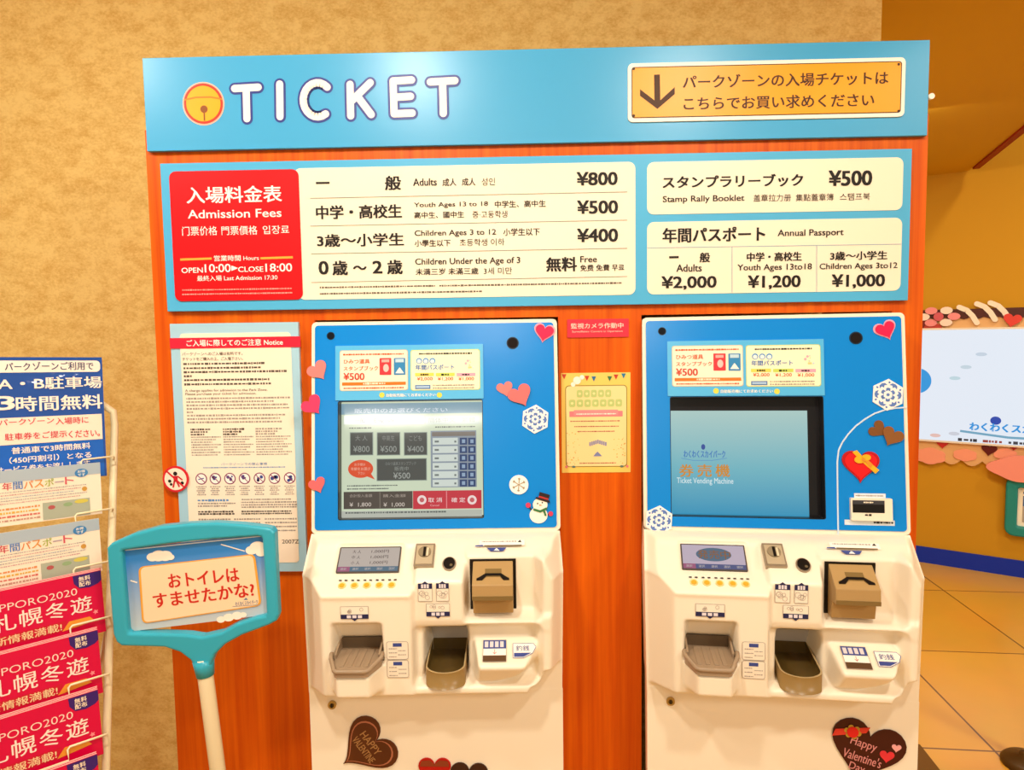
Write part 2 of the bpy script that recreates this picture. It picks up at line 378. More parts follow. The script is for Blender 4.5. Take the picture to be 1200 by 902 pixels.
T(mb, a3, '0', (778, 566), (818, 504)); T(mb, a3, '歳', (842, 570), (908, 502)); T(mb, a3, '～', (938, 545), (998, 525)); T(mb, a3, '2', (1030, 561), (1070, 503)); T(mb, a3, '歳', (1098, 565), (1165, 498))
sb = .024
T(mb, a4, 'Adults', (98, 152), (207, 116), INK, sb); T(mb, a4, '成人', (235, 153), (299, 117), INK, sb); T(mb, a4, '成人', (326, 151), (388, 115), INK, sb); T(mb, a4, '성인', (418, 150), (480, 114), INK, 0)
T(mb, a4, '¥800', (865, 150), (1052, 85))
T(mb, a4, 'Youth Ages 13 to 18', (102, 258), (447, 224), INK, sb); T(mb, a4, '中学生、高中生', (480, 254), (717, 218), INK, sb)
T(mb, a4, '高中生、國中生', (103, 305), (335, 270), INK, sb); T(mb, a4, '중·고등학생', (375, 303), (538, 267), INK, 0); T(mb, a4, '¥500', (867, 283), (1054, 218))
T(mb, a4, 'Children Ages 3 to 12', (105, 394), (485, 354), INK, sb); T(mb, a4, '小学生以下', (520, 386), (690, 348), INK, sb)
T(mb, a4, '小學生以下', (105, 437), (272, 402), INK, sb); T(mb, a4, '초등학생 이하', (315, 434), (525, 397), INK, 0); T(mb, a4, '¥400', (867, 415), (1054, 350))
T(mb, a4, 'Children Under the Age of 3', (108, 530), (598, 484), INK, sb); T(mb, a4, '未満三岁 未滿三歲', (110, 570), (402, 534), INK, sb); T(mb, a4, '3세 미만', (428, 567), (560, 532), INK, 0)
T(mb, a4, '無料', (722, 553), (862, 485)); T(mb, a4, 'Free', (880, 510), (957, 480), INK, sb); T(mb, a4, '免费 免費 무료', (880, 551), (1085, 518), INK, sb)
for a, b in (((363.8, 232.5), (735, 225)), ((363.8, 265), (735, 258)), ((365, 297.5), (735, 291)), ((365, 331), (735, 324))):
    mb.stroke([PS.uv(a), PS.uv(b)], 0.0014, LINE, .0018, caps=False)
FINE = mt('#6b5f50', .6)
for (a, b) in ((a3(780, 630), a4(200, 617)), (a4(220, 620), a4(1075, 605)), (a3(780, 657), a4(425, 645))):
    p, q = PS.uv(a), PS.uv(b); mb.micro(p[0], (p[1]+q[1])/2, q[0], .0042, FINE, .0018)
mb.obj('lettering', fees, fix=False)
rr = PS.rect4((199.5, 202), (350.5, 197.5), (355, 351), (205, 353))
mb = MB(off=pc); mb.rect(rr, RED, 0, .0024, .014); redp = mb.obj('red_panel', price, fix=False); redp['label'] = 'red heading panel with opening hours'
W3 = mt('#fff4ea', .5); d = .003; YEL = mt('#f6a93c', .5)
mb = MB(off=pc)
def TR(t, bl, tr, bold=.02, m=W3): T(mb, a3, t, bl, tr, m, bold, PS, d)
TR('入場料金表', (160, 235), (600, 150), .03); TR('Admission Fees', (165, 305), (600, 258), .02)
TR('门票价格', (138, 386), (300, 340), .004); TR('門票價格', (322, 383), (488, 338), .004); TR('입장료', (515, 378), (637, 336), .004)
for q in (((128, 497), (275, 492)), ((503, 491), (655, 486))): mb.stroke([PS.uv(a3(*q[0])), PS.uv(a3(*q[1]))], .0045, YEL, d, caps=False)
TR('営業時間', (287, 505), (410, 476), .02); TR('Hours', (424, 500), (495, 480), .01)
TR('OPEN', (135, 560), (233, 534)); TR('10:00', (244, 557), (363, 517), .02); TR('▶', (368, 550), (398, 524), 0); TR('CLOSE', (400, 555), (516, 529)); TR('18:00', (528, 554), (650, 514), .02)
TR('最終入場 Last Admission 17:30', (208, 598), (582, 566), .012)
for y in (640, 660):
    p, q = PS.uv(a3(138, y)), PS.uv(a3(655, y-8)); mb.micro(p[0], (p[1]+q[1])/2, q[0], .0034, mt('#f09a90', .5), d)
mb.obj('lettering', redp, fix=False)
c1 = PS.rect4((758, 189.5), (1058, 185), (1057.4, 246.5), (758.6, 251)); mb = MB(off=pc); mb.rect(c1, CREAM, 0, .0012, .014); o = mb.obj('booklet_panel', price, fix=False)
mb = MB(off=pc); T(mb, a5, 'スタンプラリーブック', (122, 170), (668, 112)); T(mb, a5, '¥500', (770, 160), (937, 98))
T(mb, a5, 'Stamp Rally Booklet', (122, 231), (440, 194), INK, sb); T(mb, a5, '盖章拉力册', (475, 222), (622, 191), INK, 0); T(mb, a5, '集點蓋章簿', (640, 220), (788, 189), INK, 0); T(mb, a5, '스탬프북', (812, 217), (930, 187), INK, 0)
mb.obj('lettering', o, fix=False)
c2 = PS.rect4((758, 260), (1056.8, 255.5), (1055, 340.4), (758.6, 345)); mb = MB(off=pc); mb.rect(c2, CREAM, 0, .0012, .014); o = mb.obj('passport_panel', price, fix=False)
mb = MB(off=pc); T(mb, a5, '年間パスポート', (122, 382), (520, 318)); T(mb, a5, 'Annual Passport', (570, 364), (827, 327), INK, sb)
for q in (((62, 402), (1052, 387)), ((392, 397), (392, 576)), ((722, 392), (722, 572))): mb.stroke([PS.uv(a5(*q[0])), PS.uv(a5(*q[1]))], .0013, LBL, .0018, caps=False)
T(mb, a5, '一', (147, 442), (183, 434)); T(mb, a5, '般', (266, 458), (305, 420)); T(mb, a5, 'Adults', (175, 495), (273, 465), INK, sb); T(mb, a5, '¥2,000', (118, 566), (330, 510))
T(mb, a5, '中学・高校生', (450, 455), (663, 417)); T(mb, a5, 'Youth Ages 13to18', (413, 497), (703, 462), INK, sb); T(mb, a5, '¥1,200', (455, 564), (658, 507))
T(mb, a5, '3歳～小学生', (775, 450), (997, 413)); T(mb, a5, 'Children Ages 3to12', (733, 492), (1037, 458), INK, sb); T(mb, a5, '¥1,000', (782, 561), (987, 503))
mb.obj('lettering', o, fix=False)

# ------------------------------------------------------------------ notice board, small plates and posters on the wood
NS = Surf((0, BOARD_Y-.010, 0), (1, 0, 0), (0, 0, 1)); n6 = zp(.3328, 180, 370)
nr = NS.rect4((198.3, 379.3), (349, 377.3), (360, 669.7), (214, 669.7)); nc = mid(nr)
nx0 = NS.uv((205, 500))[0]; nx1 = NS.uv((354.5, 520))[0]; nr = (nx0, nr[1], nx1, nr[3])
notice = thing('notice_board', NS.mat(*nc), 'tall pale blue board of visitor notices left of the first ticket machine', 'notice board')
mb = MB(off=nc); mb.rect(nr, mt('#a6cfe0', .35), -.0095, 0, .002); mb.obj('backing_board', notice)
ir = (nx0+.021, NS.uv((350, 658.7))[1], nx1-.017, NS.uv((270, 390))[1])
mb = MB(off=nc); mb.rect(ir, mt('#fbe9d0', .45), 0, .001, .008); paper = mb.obj('notice_sheet', notice, fix=False)
br = (nx0-.001, NS.uv((275, 407.5))[1], nx1+.004, NS.uv((275, 395))[1])
mb = MB(off=nc); mb.rect(br, mt('#e2203a', .4), 0, .002); band = mb.obj('heading_band', notice)
mb = MB(off=nc); mb.txt('ご入場に際してのご注意 Notice', (nx0+.036, br[1]+.0045, nx1-.034, br[3]-.0045), W3, .03, .0026); mb.obj('lettering', band, fix=False)
mb = MB(off=nc); IW = ir[2]-ir[0]; fx = lambda x: ir[0]+IW*(x-100)/(488-100)
vy = lambda y: NS.uv(n6(300, y))[1]
DK = mt('#574c42', .6); GY = mt('#a3968a', .6); BL = mt('#5f8fc0', .6); PUR = mt('#8a3f63', .6); NV = mt('#3c4a8c', .6)
def line(x0, x1, y, h, m, t=None, b=.02):
    if t: mb.txt(t, (fx(x0), vy(y+h/2), fx(x1), vy(y-h/2)), m, b, .0014)
    else: mb.micro(fx(x0), vy(y), fx(x1), abs(vy(y+h/2)-vy(y-h/2)), m, .0014, y)
line(106, 318, 132, 12, DK, 'パークゾーンへのご入場は有料です。'); line(106, 318, 150, 12, DK, 'チケットをご購入の上、ご入場下さい。')
for i, (x1, y) in enumerate(((395, 167), (385, 182), (470, 196), (140, 210), (410, 224), (418, 239))): line(108, x1, y, 8, DK)
line(110, 400, 262, 11, DK, 'A charge applies for admission to the Park Zone.', .012); line(110, 360, 274, 11, DK, 'Please purchase your ticket for admission.', .012)
for i, y in enumerate(range(289, 380, 12)): line(112, (478, 420, 470, 476, 135, 462, 440, 448)[i], y, 7, GY)
for x0, x1, m in ((122, 228, DK), (237, 345, DK), (352, 478, GY)):
    for i in range(11): line(x0, x1-(i % 3)*14-(30 if i < 3 else 0), 398+i*9, 7 if i < 3 else 5, m if i < 3 else GY)
line(225, 388, 521, 9, BL, 'パークゾーンでの禁止事項', .012); line(160, 455, 533, 4, BL)
for i, x in enumerate((152, 202, 254, 306, 359, 412, 466)):
    cx, cy = fx(x), vy(572); r = .0128
    mb.flat(circ(cx, cy, r, 28), PUR, .0014); mb.flat(circ(cx, cy, r*.82, 28), W3, .0016)
    R = random.Random(i)
    if i: 
        for k in range(4): mb.flat(circ(cx+R.uniform(-.4, .4)*r, cy+R.uniform(-.4, .4)*r, r*R.uniform(.16, .34), 10), NV, .0018)
    else: mb.stroke([(cx-r*.45, cy-r*.1), (cx+r*.4, cy+r*.1)], r*.16, NV, .0018)
    mb.stroke([(cx-r*.6, cy+r*.6), (cx+r*.6, cy-r*.6)], r*.14, PUR, .002, caps=False)
    for k in range(5): line(x-20+(k*5) % 9, x+20-(k*7) % 11, 600+k*7, 4.5, GY)
line(135, 250, 648, 8, BL); line(292, 470, 646, 5, GY)
for i, y in enumerate((659, 668)): line(135, 270-i*30, y, 6, GY)
for i, y in enumerate((656, 665, 673)): line(290, 488, y, 6, GY)
for y in (688, 696): line(135, 265, y, 7, DK); line(290, 470, y, 6, DK)
for y in (715, 728, 742, 756): line(135, 250, y, 6, GY); line(262, 360, y, 6, GY); line(372, 485, y, 6, GY)
line(430, 490, 795, 14, DK, '2007Z', .01)
mb.obj('notice_print', paper, fix=False)

def plate_thing(name, S, r, label, cat, group=None, d=0):
    c = mid(r); return thing(name, S.mat(c[0], c[1], d), label, cat, group), c
# round prohibition sticker
k = NS.uv((207, 560.7)); rr = NS.uv((222.3, 560.7))[0]-k[0]
t, c = plate_thing('prohibition_sticker', NS, (k[0]-rr, k[1]-rr, k[0]+rr, k[1]+rr), 'round red-rimmed prohibition disc overlapping left edge of the notice board', 'sticker', d=.0025)
mb = MB(off=c); mb.poly(circ(*c, rr, 36), mt('#d8202c', .4), 0, .002); mb.flat(circ(*c, rr*.84, 36), mt('#fbe6cf', .5), .0023); mb.obj('disc', t)
mb = MB(off=c); q = rr
mb.flat(circ(c[0]+.0*q, c[1]+.42*q, .16*q, 14), INK, .0026); mb.flat([(c[0]-.17*q, c[1]+.25*q), (c[0]-.13*q, c[1]-.2*q), (c[0]+.15*q, c[1]-.2*q), (c[0]+.2*q, c[1]+.25*q)], mt('#c8202c', .5), .0027)
mb.stroke([(c[0]-.08*q, c[1]-.15*q), (c[0]-.2*q, c[1]-.6*q)], .13*q, mt('#c8202c', .5), .0027); mb.stroke([(c[0]+.08*q, c[1]-.15*q), (c[0]+.25*q, c[1]-.55*q)], .13*q, mt('#c8202c', .5), .0027)
mb.stroke([(c[0]+.2*q, c[1]+.2*q), (c[0]+.5*q, c[1]-.05*q)], .1*q, mt('#c8202c', .5), .0027); mb.flat(circ(c[0]-.45*q, c[1]-.15*q, .13*q, 10), INK, .0026); mb.flat(circ(c[0]+.5*q, c[1]-.3*q, .13*q, 10), INK, .0026); mb.flat(circ(c[0]-.35*q, c[1]-.4*q, .11*q, 10), INK, .0026)
mb.stroke([(c[0]-.62*q, c[1]+.6*q), (c[0]+.62*q, c[1]-.6*q)], .13*q, mt('#d8202c', .4), .003, caps=False); mb.obj('pictogram', t, fix=False)

z7 = zp(.233, 640, 360)
KS = Surf((0, BOARD_Y-.003, 0), (1, 0, 0), (0, 0, 1))
r = KS.rect4((664.5, 375), (736.6, 372.5), (737, 393.5), (665, 396.5))
t, c = plate_thing('camera_notice_plate', KS, r, 'small red plate with white Japanese camera notice between the two machines', 'sign')
mb = MB(off=c); mb.rect(r, mt('#e23246', .4), -.0025, 0, .001); mb.obj('plate', t)
mb = MB(off=c); mb.txt('監視カメラ作動中', KS.rect(z7(125, 108), z7(388, 77)), mt('#ffd9c8', .5), .02, .0006); mb.txt('Surveillance Camera in Operation', KS.rect(z7(130, 130), z7(384, 114)), mt('#ffc9b8', .5), .004, .0006); mb.obj('lettering', t, fix=False)

YS = Surf((0, BOARD_Y-.0015, 0), (1, 0, 0), (0, 0, 1))
r = YS.rect4((656.8, 437.4), (737.5, 435.8), (740.3, 553), (659.3, 554))
t, c = plate_thing('party_poster', YS, r, 'yellow poster with bunting and pink ribbon between the two machines', 'poster')
mb = MB(off=c); mb.rect(r, mt('#f4cf68', .4), -.001, 0, .001); mb.obj('sheet', t)
mb = MB(off=c); pw, ph = r[2]-r[0], r[3]-r[1]
Q = lambda x, y: (r[0]+pw*(x-75)/350, r[3]-ph*(y-328)/503)
QR = lambda x0, y0, x1, y1: (*Q(x0, y1), *Q(x1, y0))
OL = mt('#8d7a2a', .5); GRN = mt('#b9c97a', .5); PK = mt('#ee7f86', .5)
mb.frect(QR(95, 390, 408, 802), OL, .0004, .008); mb.frect(QR(99, 394, 404, 798), mt('#f8dc9a', .45), .0006, .007)
mb.flat(circ(*Q(155, 365), .0085, 20), WHT, .0012); mb.flat(circ(*Q(135, 385), .005, 16), WHT, .0012); mb.flat(circ(*Q(180, 350), .005, 16), WHT, .0012)
for x, y, cc in ((90, 345, '#c03a2c'), (205, 355, '#c03a2c'), (240, 358, '#2c6f9c'), (320, 358, '#3c7a4c'), (352, 350, '#c03a2c'), (390, 345, '#2c7aa0')):
    mb.flat([Q(x-12, y-12), Q(x, y+14), Q(x+12, y-12)], mt(cc, .5), .001)
for x, n in ((150, 5), (110, 7)):
    y = 432 if n == 5 else 480
    wd = 180/5 if n == 5 else 275/7
    for i in range(n): mb.frect(QR(x+i*wd+3, y-19, x+(i+1)*wd-3, y+19), GRN, .0008, .004); mb.flat(circ(*Q(x+(i+.5)*wd, y), .0028, 10), mt('#f6e6a0', .5), .001)
mb.frect(QR(115, 520, 385, 548), PK, .0009, .001); mb.frect(QR(138, 514, 362, 542), mt('#f08f92', .5), .0011, .001)
p = QR(150, 528, 350, 540); mb.micro(p[0], (p[1]+p[3])/2, p[2], .0028, WHT, .0013)
for y, x0, x1 in ((570, 120, 375), (597, 140, 365), (622, 155, 345)):
    p = QR(x0, y-5, x1, y+5); mb.micro(p[0], (p[1]+p[3])/2, p[2], .0026, mt('#b0524a', .5), .001, y)
p = QR(165, 775, 350, 790); mb.micro(p[0], (p[1]+p[3])/2, p[2], .0026, mt('#b0524a', .5), .001, 3)
for i in range(9): mb.frect(QR(215+i*10, 672-abs(4-i)*-3-8, 223+i*10, 684+abs(4-i)*3), mt('#8f8fb0', .5), .001, .0006)
mb.flat([Q(235, 748), Q(245, 735), Q(257, 724), Q(268, 735), Q(280, 748)], mt('#7c86b0', .5), .001)
R = random.Random(3)
for i in range(60):
    x = R.choice((R.uniform(102, 165), R.uniform(340, 402))); y = R.uniform(620, 790)
    mb.flat(circ(*Q(x, y), R.uniform(.0006, .0013), 7), mt(R.choice(('#d09a20', '#c8801c', '#e8b83c')), .5), .0012)
for x in (135, 380): mb.flat(circ(*Q(x, 800), .0042, 14, .0024), mt('#5c7a6c', .5), .0014)
for x in (98, 408): mb.flat(circ(*Q(x, 800), .003, 10), PK, .0013)
mb.obj('poster_print', t, fix=False)

# ------------------------------------------------------------------ ticket machines
WP = mt('#f7ead0', .32, spec=.45); WPD = mt('#d9ccb4', .4); BLUE = mt('#0486dc', .22); SILV = mt('#a89a84', .35, metal=.6); TAUPE = mt('#b2905c', .3); TAUD = mt('#80673a', .35); BLK = mt('#120f0d', .3)
LN = math.atan2(.0555, .443); PHT = .4446
PL = Matrix(((1, 0, 0, 0), (0, math.cos(LN), math.sin(LN), 0), (0, -math.sin(LN), math.cos(LN), 0), (0, 0, 0, 1)))
def slope(x, y, z, sy, cz):
    l = math.hypot(sy, cz); s, c = sy/l, cz/l
    return Matrix(((1, 0, 0, x), (0, c, s, y), (0, -s, c, z), (0, 0, 0, 1)))
for k in MACH:
    A = k['M'].to_3x3(); up = A @ Vector((0, math.sin(LN), math.cos(LN)))
    k['S'] = Surf(k['o'], A @ Vector((1, 0, 0)), up)
    k['D'] = Surf(k['o'] + A @ Vector((0, -.062, 0)), A @ Vector((1, 0, 0)), A @ Vector((0, 0, 1)))
S1, S2 = MACH[0]['S'], MACH[1]['S']; D1, D2 = MACH[0]['D'], MACH[1]['D']
G_M = 'ticket vending machines in the wooden kiosk'
m1 = thing('ticket_machine', MACH[0]['M'], 'ticket vending machine with lit price menu screen beside the notice board', 'ticket machine', G_M)
m2 = thing('ticket_machine', MACH[1]['M'], 'ticket vending machine with blue idle screen at the kiosk right end', 'ticket machine', G_M)

# cabinet: white sheet-metal body behind panel and console
def cab():
    prof = [(.40, .4390), (.090, .4390), (.0345, 0), (.0345, -.309), (-.062, -.309), (-.062, -1.131), (.40, -1.131)]
    hw = [.215, .2585, .2585, .2575, .2575, .2570, .211]
    mb = MB(); n = len(prof)
    V = [(-h, y, z) for (y, z), h in zip(prof, hw)] + [(h, y, z) for (y, z), h in zip(prof, hw)]
    mb.add(V, [tuple(range(n)), tuple(range(2*n-1, n-1, -1))]+[(i, n+i, n+(i+1) % n, (i+1) % n) for i in range(n)], WP)
    mb2 = mb.obj('cabinet', m1)
    bm = bmesh.new(); bm.from_mesh(mb2.data); bmesh.ops.triangulate(bm, faces=[f for f in bm.faces if len(f.verts) > 4]); bm.to_mesh(mb2.data); bm.free()
    return mb2
cab()
# the screen opening, read on the first machine
so = S1.rect4((395.3, 469.4), (566.3, 467.9), (567.3, 608), (396.3, 609))
SO = inset(so, .001)
mb = MB(M=PL)
mb.ring(rrect(-.26, 0, .26, PHT, .010), rrect(*SO, .004), WP, -.03, 0); mb.obj('front_frame', m1)
mb = MB(M=PL)
mb.ring(rrect(-.2525, .0075, .2525, PHT-.0075, .007), rrect(*inset(SO, -.0005), .004), BLUE, .0002, .0022); mb.obj('blue_panel', m1)
# console: smoothly moulded front, computed as depth over width and height (millimetres)
def console():
    st = 2.5; xs = np.arange(-262, 262.1, st); zs = np.arange(0, -310.1, -st); X, Z = np.meshgrid(xs, zs); D = -Z
    pl = lambda *p: np.interp(D, [a for a, b in p], [b for a, b in p])
    S = pl((0, 0), (65, 64), (72, 62), (310, 62))
    Lb = pl((0, 0), (5, 34), (20, 46), (58, 86), (84, 133), (92, 129), (310, 129))
    Tb = pl((0, 0), (5, 34), (12, 47), (46, 93), (66, 115), (140, 115), (155, 110), (159, 100), (310, 100))
    Rb = pl((0, 0), (5, 34), (12, 48), (20, 64), (24, 79), (131, 79), (138, 88), (146, 113), (150, 114), (156, 96), (166, 85), (310, 85))
    rim = np.clip((X-203)/16, 0, 1)*30; Rb = np.where(D > 20, Rb+rim, Rb); Rb = np.minimum(Rb, 116)
    H = np.where(X < -34, Lb, np.where(X < 66, Tb, Rb))
    lcd = (X > -194) & (X < -61) & (D > 12) & (D < 61); H = np.where(lcd, H-6, H)
    flo = pl((0, 0), (248, 80), (262, 96), (269, 124), (310, 124)); H = np.where((X > -34) & (D > 240), np.maximum(H, np.where(D > 248, flo, 0)), H)
    xr = np.where(D < 212, 213, 86+127*np.sqrt(np.clip(1-((D-212)/56)**2, 0, 1)))
    mod = pl((0, 0), (183, 0), (184, 80), (220, 147), (225, 146), (258, 124), (266, 100), (268, 0), (310, 0))
    mod = np.minimum(mod, np.minimum(85+np.clip(xr-X, -30, 60)*2.2, 85+np.clip(X-82, -30, 60)*6)); H = np.where(X > 70, np.maximum(H, mod), H)
    H = np.where((X > -14) & (X < 66) & (D > 158) & (D < 258), pl((0, 95), (158, 95), (182, 20), (190, 4), (310, 4)), H)
    H = np.where((X > -189) & (X < -96) & (D > 141) & (D < 216), pl((0, 116), (141, 116), (182, 86), (188, 70), (310, 70)), H)
    bump = 129+np.clip(np.minimum((X+193)/20, (-91-X)/20), 0, 1)*48
    inb = (X > -193) & (X < -91) & (D > 216)
    bot = np.interp(D, [262, 276], [1, 0]); H = np.where(inb, np.maximum(H, 129+(bump-129)*bot), H)
    lim = S+np.minimum(np.clip((X+258)/60, 0, 1), np.clip((258-X)/38, 0, 1))*84
    lim = np.where(inb & (D > 216), np.maximum(lim, bump), lim)
    lb = np.interp(D, [272, 298], [200, 62]); 
    cx, cz, cr = 217-24, 272-24, 24                       # rounded lower right corner
    dist = np.hypot(np.maximum(X-cx, 0), np.maximum(D-cz, 0)); lc = np.where((X > cx) & (D > cz), 62+np.clip((cr+14-dist)/14, 0, 1)*70, 300)
    H = np.minimum(H, np.minimum(np.minimum(lim, lb), lc)); H = np.maximum(H, np.where(H > 40, S, H))
    k = np.exp(-.5*(np.arange(-3, 4)/1.15)**2); k /= k.sum()
    Pd = np.pad(H, 3, mode='edge'); Pd = sum(k[i]*Pd[i:i+H.shape[0], :] for i in range(7)); H2 = sum(k[i]*Pd[:, i:i+H.shape[1]] for i in range(7))
    H2[0, :] = 0; H2[-1, :] = 62.3
    H2[:, 0] = H2[:, -1] = np.minimum(H2[:, 0], S[:, 0])
    nz, nx = H.shape
    X = X*(np.interp(D, [0, 65, 310], [260, 262, 258])/262)
    V = [(X[i, j]/1000, -H2[i, j]/1000, Z[i, j]/1000) for i in range(nz) for j in range(nx)]
    Fc = [(i*nx+j, (i+1)*nx+j, (i+1)*nx+j+1, i*nx+j+1) for i in range(nz-1) for j in range(nx-1)]
    mb = MB(); mb.add(V, Fc, WP, True)
    for j in (0, nx-1):                                   # side cheeks back to the cabinet
        b = [(X[i, j]/1000, -H2[i, j]/1000, Z[i, j]/1000) for i in range(nz)]
        Vs = b+[(p[0], .065, p[2]) for p in b]
        mb.add(Vs, [(i, i+1, nz+i+1, nz+i) for i in range(nz-1)], WP, False)
    b = [(X[-1, j]/1000, -.0623, -.310) for j in (0, nx-1)]
    mb.add([b[0], b[1], (.258, .065, -.31), (-.258, .065, -.31)], [(0, 1, 2, 3)], WP)
    return mb.obj('console', m1, fix=False)
con = console()

def sub(mb, name, par, **k): return mb.obj(name, par, **k)
# small display and its five buttons
LM = slope(0, -.0365, -.0185, .044, .039)
def lcd(mach, which):
    mb = MB(M=LM); mb.rect((-.190, -.0585, -.0655, -.001), mt('#4a423c', .4), -.010, .0035, .002)
    g = mt('#bcb0a6' if which == 1 else '#bfb0c0', .3, emit=.95); mb.frect((-.1875, -.0455, -.068, -.0035), g, .0038)
    mb.frect((-.1875, -.056, -.1635, -.0455), mt('#c06a94', .3, emit=.6), .0038); mb.frect((-.1635, -.056, -.068, -.0455), mt('#5b86a0' if which == 1 else '#5a68a0', .3, emit=.6), .0038)
    o = mb.obj('status_display', mach, fix=False)
    mb = MB(M=LM)
    if which == 1:
        ink = mt('#70585a', .5, emit=.35)
        for i, a in enumerate(('1人', '1人', '1人')):
            v = -.0125-i*.0125; mb.txt('大中小'[i]+' 人', (-.163, v-.0035, -.146, v+.004), ink, .01, .0042); mb.txt('1,000円', (-.125, v-.0035, -.090, v+.004), ink, .01, .0042)
    else:
        mb.flat(circ(-.127, -.0245, .034, 36, .0150), mt('#5c86a8', .5, emit=.5), .0041)
        for i, ch in enumerate('発売中'): mb.txt(ch, (-.157+i*.0215, -.034, -.138+i*.0215, -.015), mt('#b0703a', .5, emit=.5), .02, .0044)
    for i in range(5): mb.txt('選択', (-.182+i*.024, -.0535, -.170+i*.024, -.048), mt('#e8dcd8', .5, emit=.6), .01, .0043)
    mb.obj('display_text', o, fix=False)
lcd(m1, 1); lcd(m2, 2)
BM = slope(0, -.110, -.0725, .051, .025)
for i in range(5):
    x = -.171+i*.024
    mb = MB(M=BM); mb.poly(circ(x, .001, .0078, 24), mt('#f0d48a', .4), -.008, .0030); mb.poly(circ(x, .0, .0052, 20), mt('#eaa62a', .4), .0030, .0042)
    for k in (-1, 1): mb.frect((x+k*.0055-.0028, .0115, x+k*.0055+.0028, .0145), INK, .0036)
    mb.obj('select_button', m1, fix=False)
# coin slot, return knob
CM = slope(-.0150, -.0475, -.0115, .046, .032)
mb = MB(M=CM); mb.rect((-.0195, -.054, .0195, 0), SILV, -.006, .004, .001); mb.rect((-.0165, -.050, .0165, -.005), mt('#c9b998', .35, metal=.3), .004, .0055, .001); cs = mb.obj('coin_slot', m1)
mb = MB(M=CM); mb.poly(circ(0, -.022, .0125, 28), mt('#8f8064', .35), .0055, .008); mb.frect((-.0026, -.034, .0026, -.011), BLK, .0084); mb.frect((.004, -.033, .008, -.013), mt('#d9cba8', .35), .0084); mb.obj('slot_ring', cs)
KM = slope(.035, -.0845, -.040, .046, .033)
mb = MB(M=KM); mb.poly(circ(0, 0, .0135, 30, .0155), SILV, -.006, .004); o = mb.obj('return_button', m1)
mb = MB(M=KM); mb.poly(circ(0, 0, .0112, 30, .0132), BLK, .004, .0055); mb.flat(circ(.004, -.005, .003, 12), mt('#6a5c44', .3), .0058); mb.obj('knob', o)
# ticket slot line with its guide marks
mb = MB(M=slope(0, -.0525, -.0125, .022, .013))
mb.frect((.093, -.004, .184, .010), WHT, .0030); mb.micro(.098, .0065, .170, .003, GY, .0034); mb.frect((.103, -.006, .178, -.003), mt('#6a5636', .5), .0036)
mb.flat([(.084, -.006), (.102, -.006), (.100, -.002), (.086, -.003)], NV, .0036); mb.flat([(.108, -.010), (.148, -.010), (.141, -.019), (.116, -.019)], NV, .0038); mb.flat([(.128, -.011), (.134, -.018), (.122, -.018)], WHT, .0041); mb.flat([(.170, .004), (.178, .004), (.175, .010)], INK, .0036)
mb.obj('booklet_slot', m1, fix=False)
# bill inserter
mb = MB(); mb.box(.075, .166, -.0815, -.030, -.135, -.0315, BLK)
o = mb.obj('bill_inserter', m1); o['label'] = 'taupe bill inserter in a black frame'
mb = MB(); mb.prismx([(-.081, -.035), (-.128, -.067), (-.130, -.096), (-.108, -.099), (-.103, -.132), (-.081, -.132)], .0815, .1600, TAUPE); b = mb.obj('mouth_block', o, bevel=.0015)
IM = slope(.1208, -.081, -.035, .047, .032)
mb = MB(M=IM); mb.poly([(-.031, -.046), (-.020, -.046), (-.012, -.038), (.014, -.038), (.021, -.046), (.032, -.046), (.032, -.040), (.017, -.034), (.017, -.019), (-.015, -.019), (-.015, -.034), (-.031, -.040)], TAUD, -.002, .0006)
mb.flat([(-.031, -.046), (-.020, -.046), (-.012, -.036), (.014, -.036), (.021, -.046), (.032, -.046), (.032, -.0425), (.016, -.030), (-.014, -.030), (-.031, -.0425)], BLK, .0012); mb.obj('bill_slot', o, fix=False)
mb = MB(); mb.box(.082, .1595, -.1307, -.1285, -.0960, -.0880, TAUD); mb.obj('front_ridge', o)
# ticket module stickers
TM = slope(0, -.0835, -.1845, -.0, 1)
s_, c_ = (.147-.081)/math.hypot(.066, .036), .036/math.hypot(.066, .036)
TM = Matrix(((1, 0, 0, 0), (0, c_, s_, -.1475), (0, -s_, c_, -.2205), (0, 0, 0, 1)))
mb = MB(M=TM); mb.frect((.100, .012, .145, .060), WHT, .002); mb.frect((.100, .041, .145, .060), NV, .0024); mb.frect((.100, .0125, .145, .026), mt('#5c4128', .4), .0024)
for i in range(4): mb.frect((.103+i*.010, .044, .110+i*.010, .057), mt('#d8cfd0', .5), .0027)
mb.txt('↓', (.119, .028, .126, .039), mt('#c05a5a', .5), .0, .0026); mb.outline([(.100, .012), (.145, .012), (.145, .060), (.100, .060)], .0008, GY, .003); mb.obj('receipt_slot', m1, fix=False)
PDN = [(.158, .020), (.178, .020), (.196, .030), (.203, .044), (.198, .052), (.158, .052)]
mb = MB(M=TM); mb.flat(PDN, WHT, .002); mb.outline(PDN, .0010, NV, .0024); mb.flat([(.160, .022), (.178, .022), (.194, .031), (.160, .031)], NV, .0023); mb.txt('釣銭', (.164, .035, .190, .047), NV, 0, .0025); mb.obj('instruction_label', m1, fix=False)
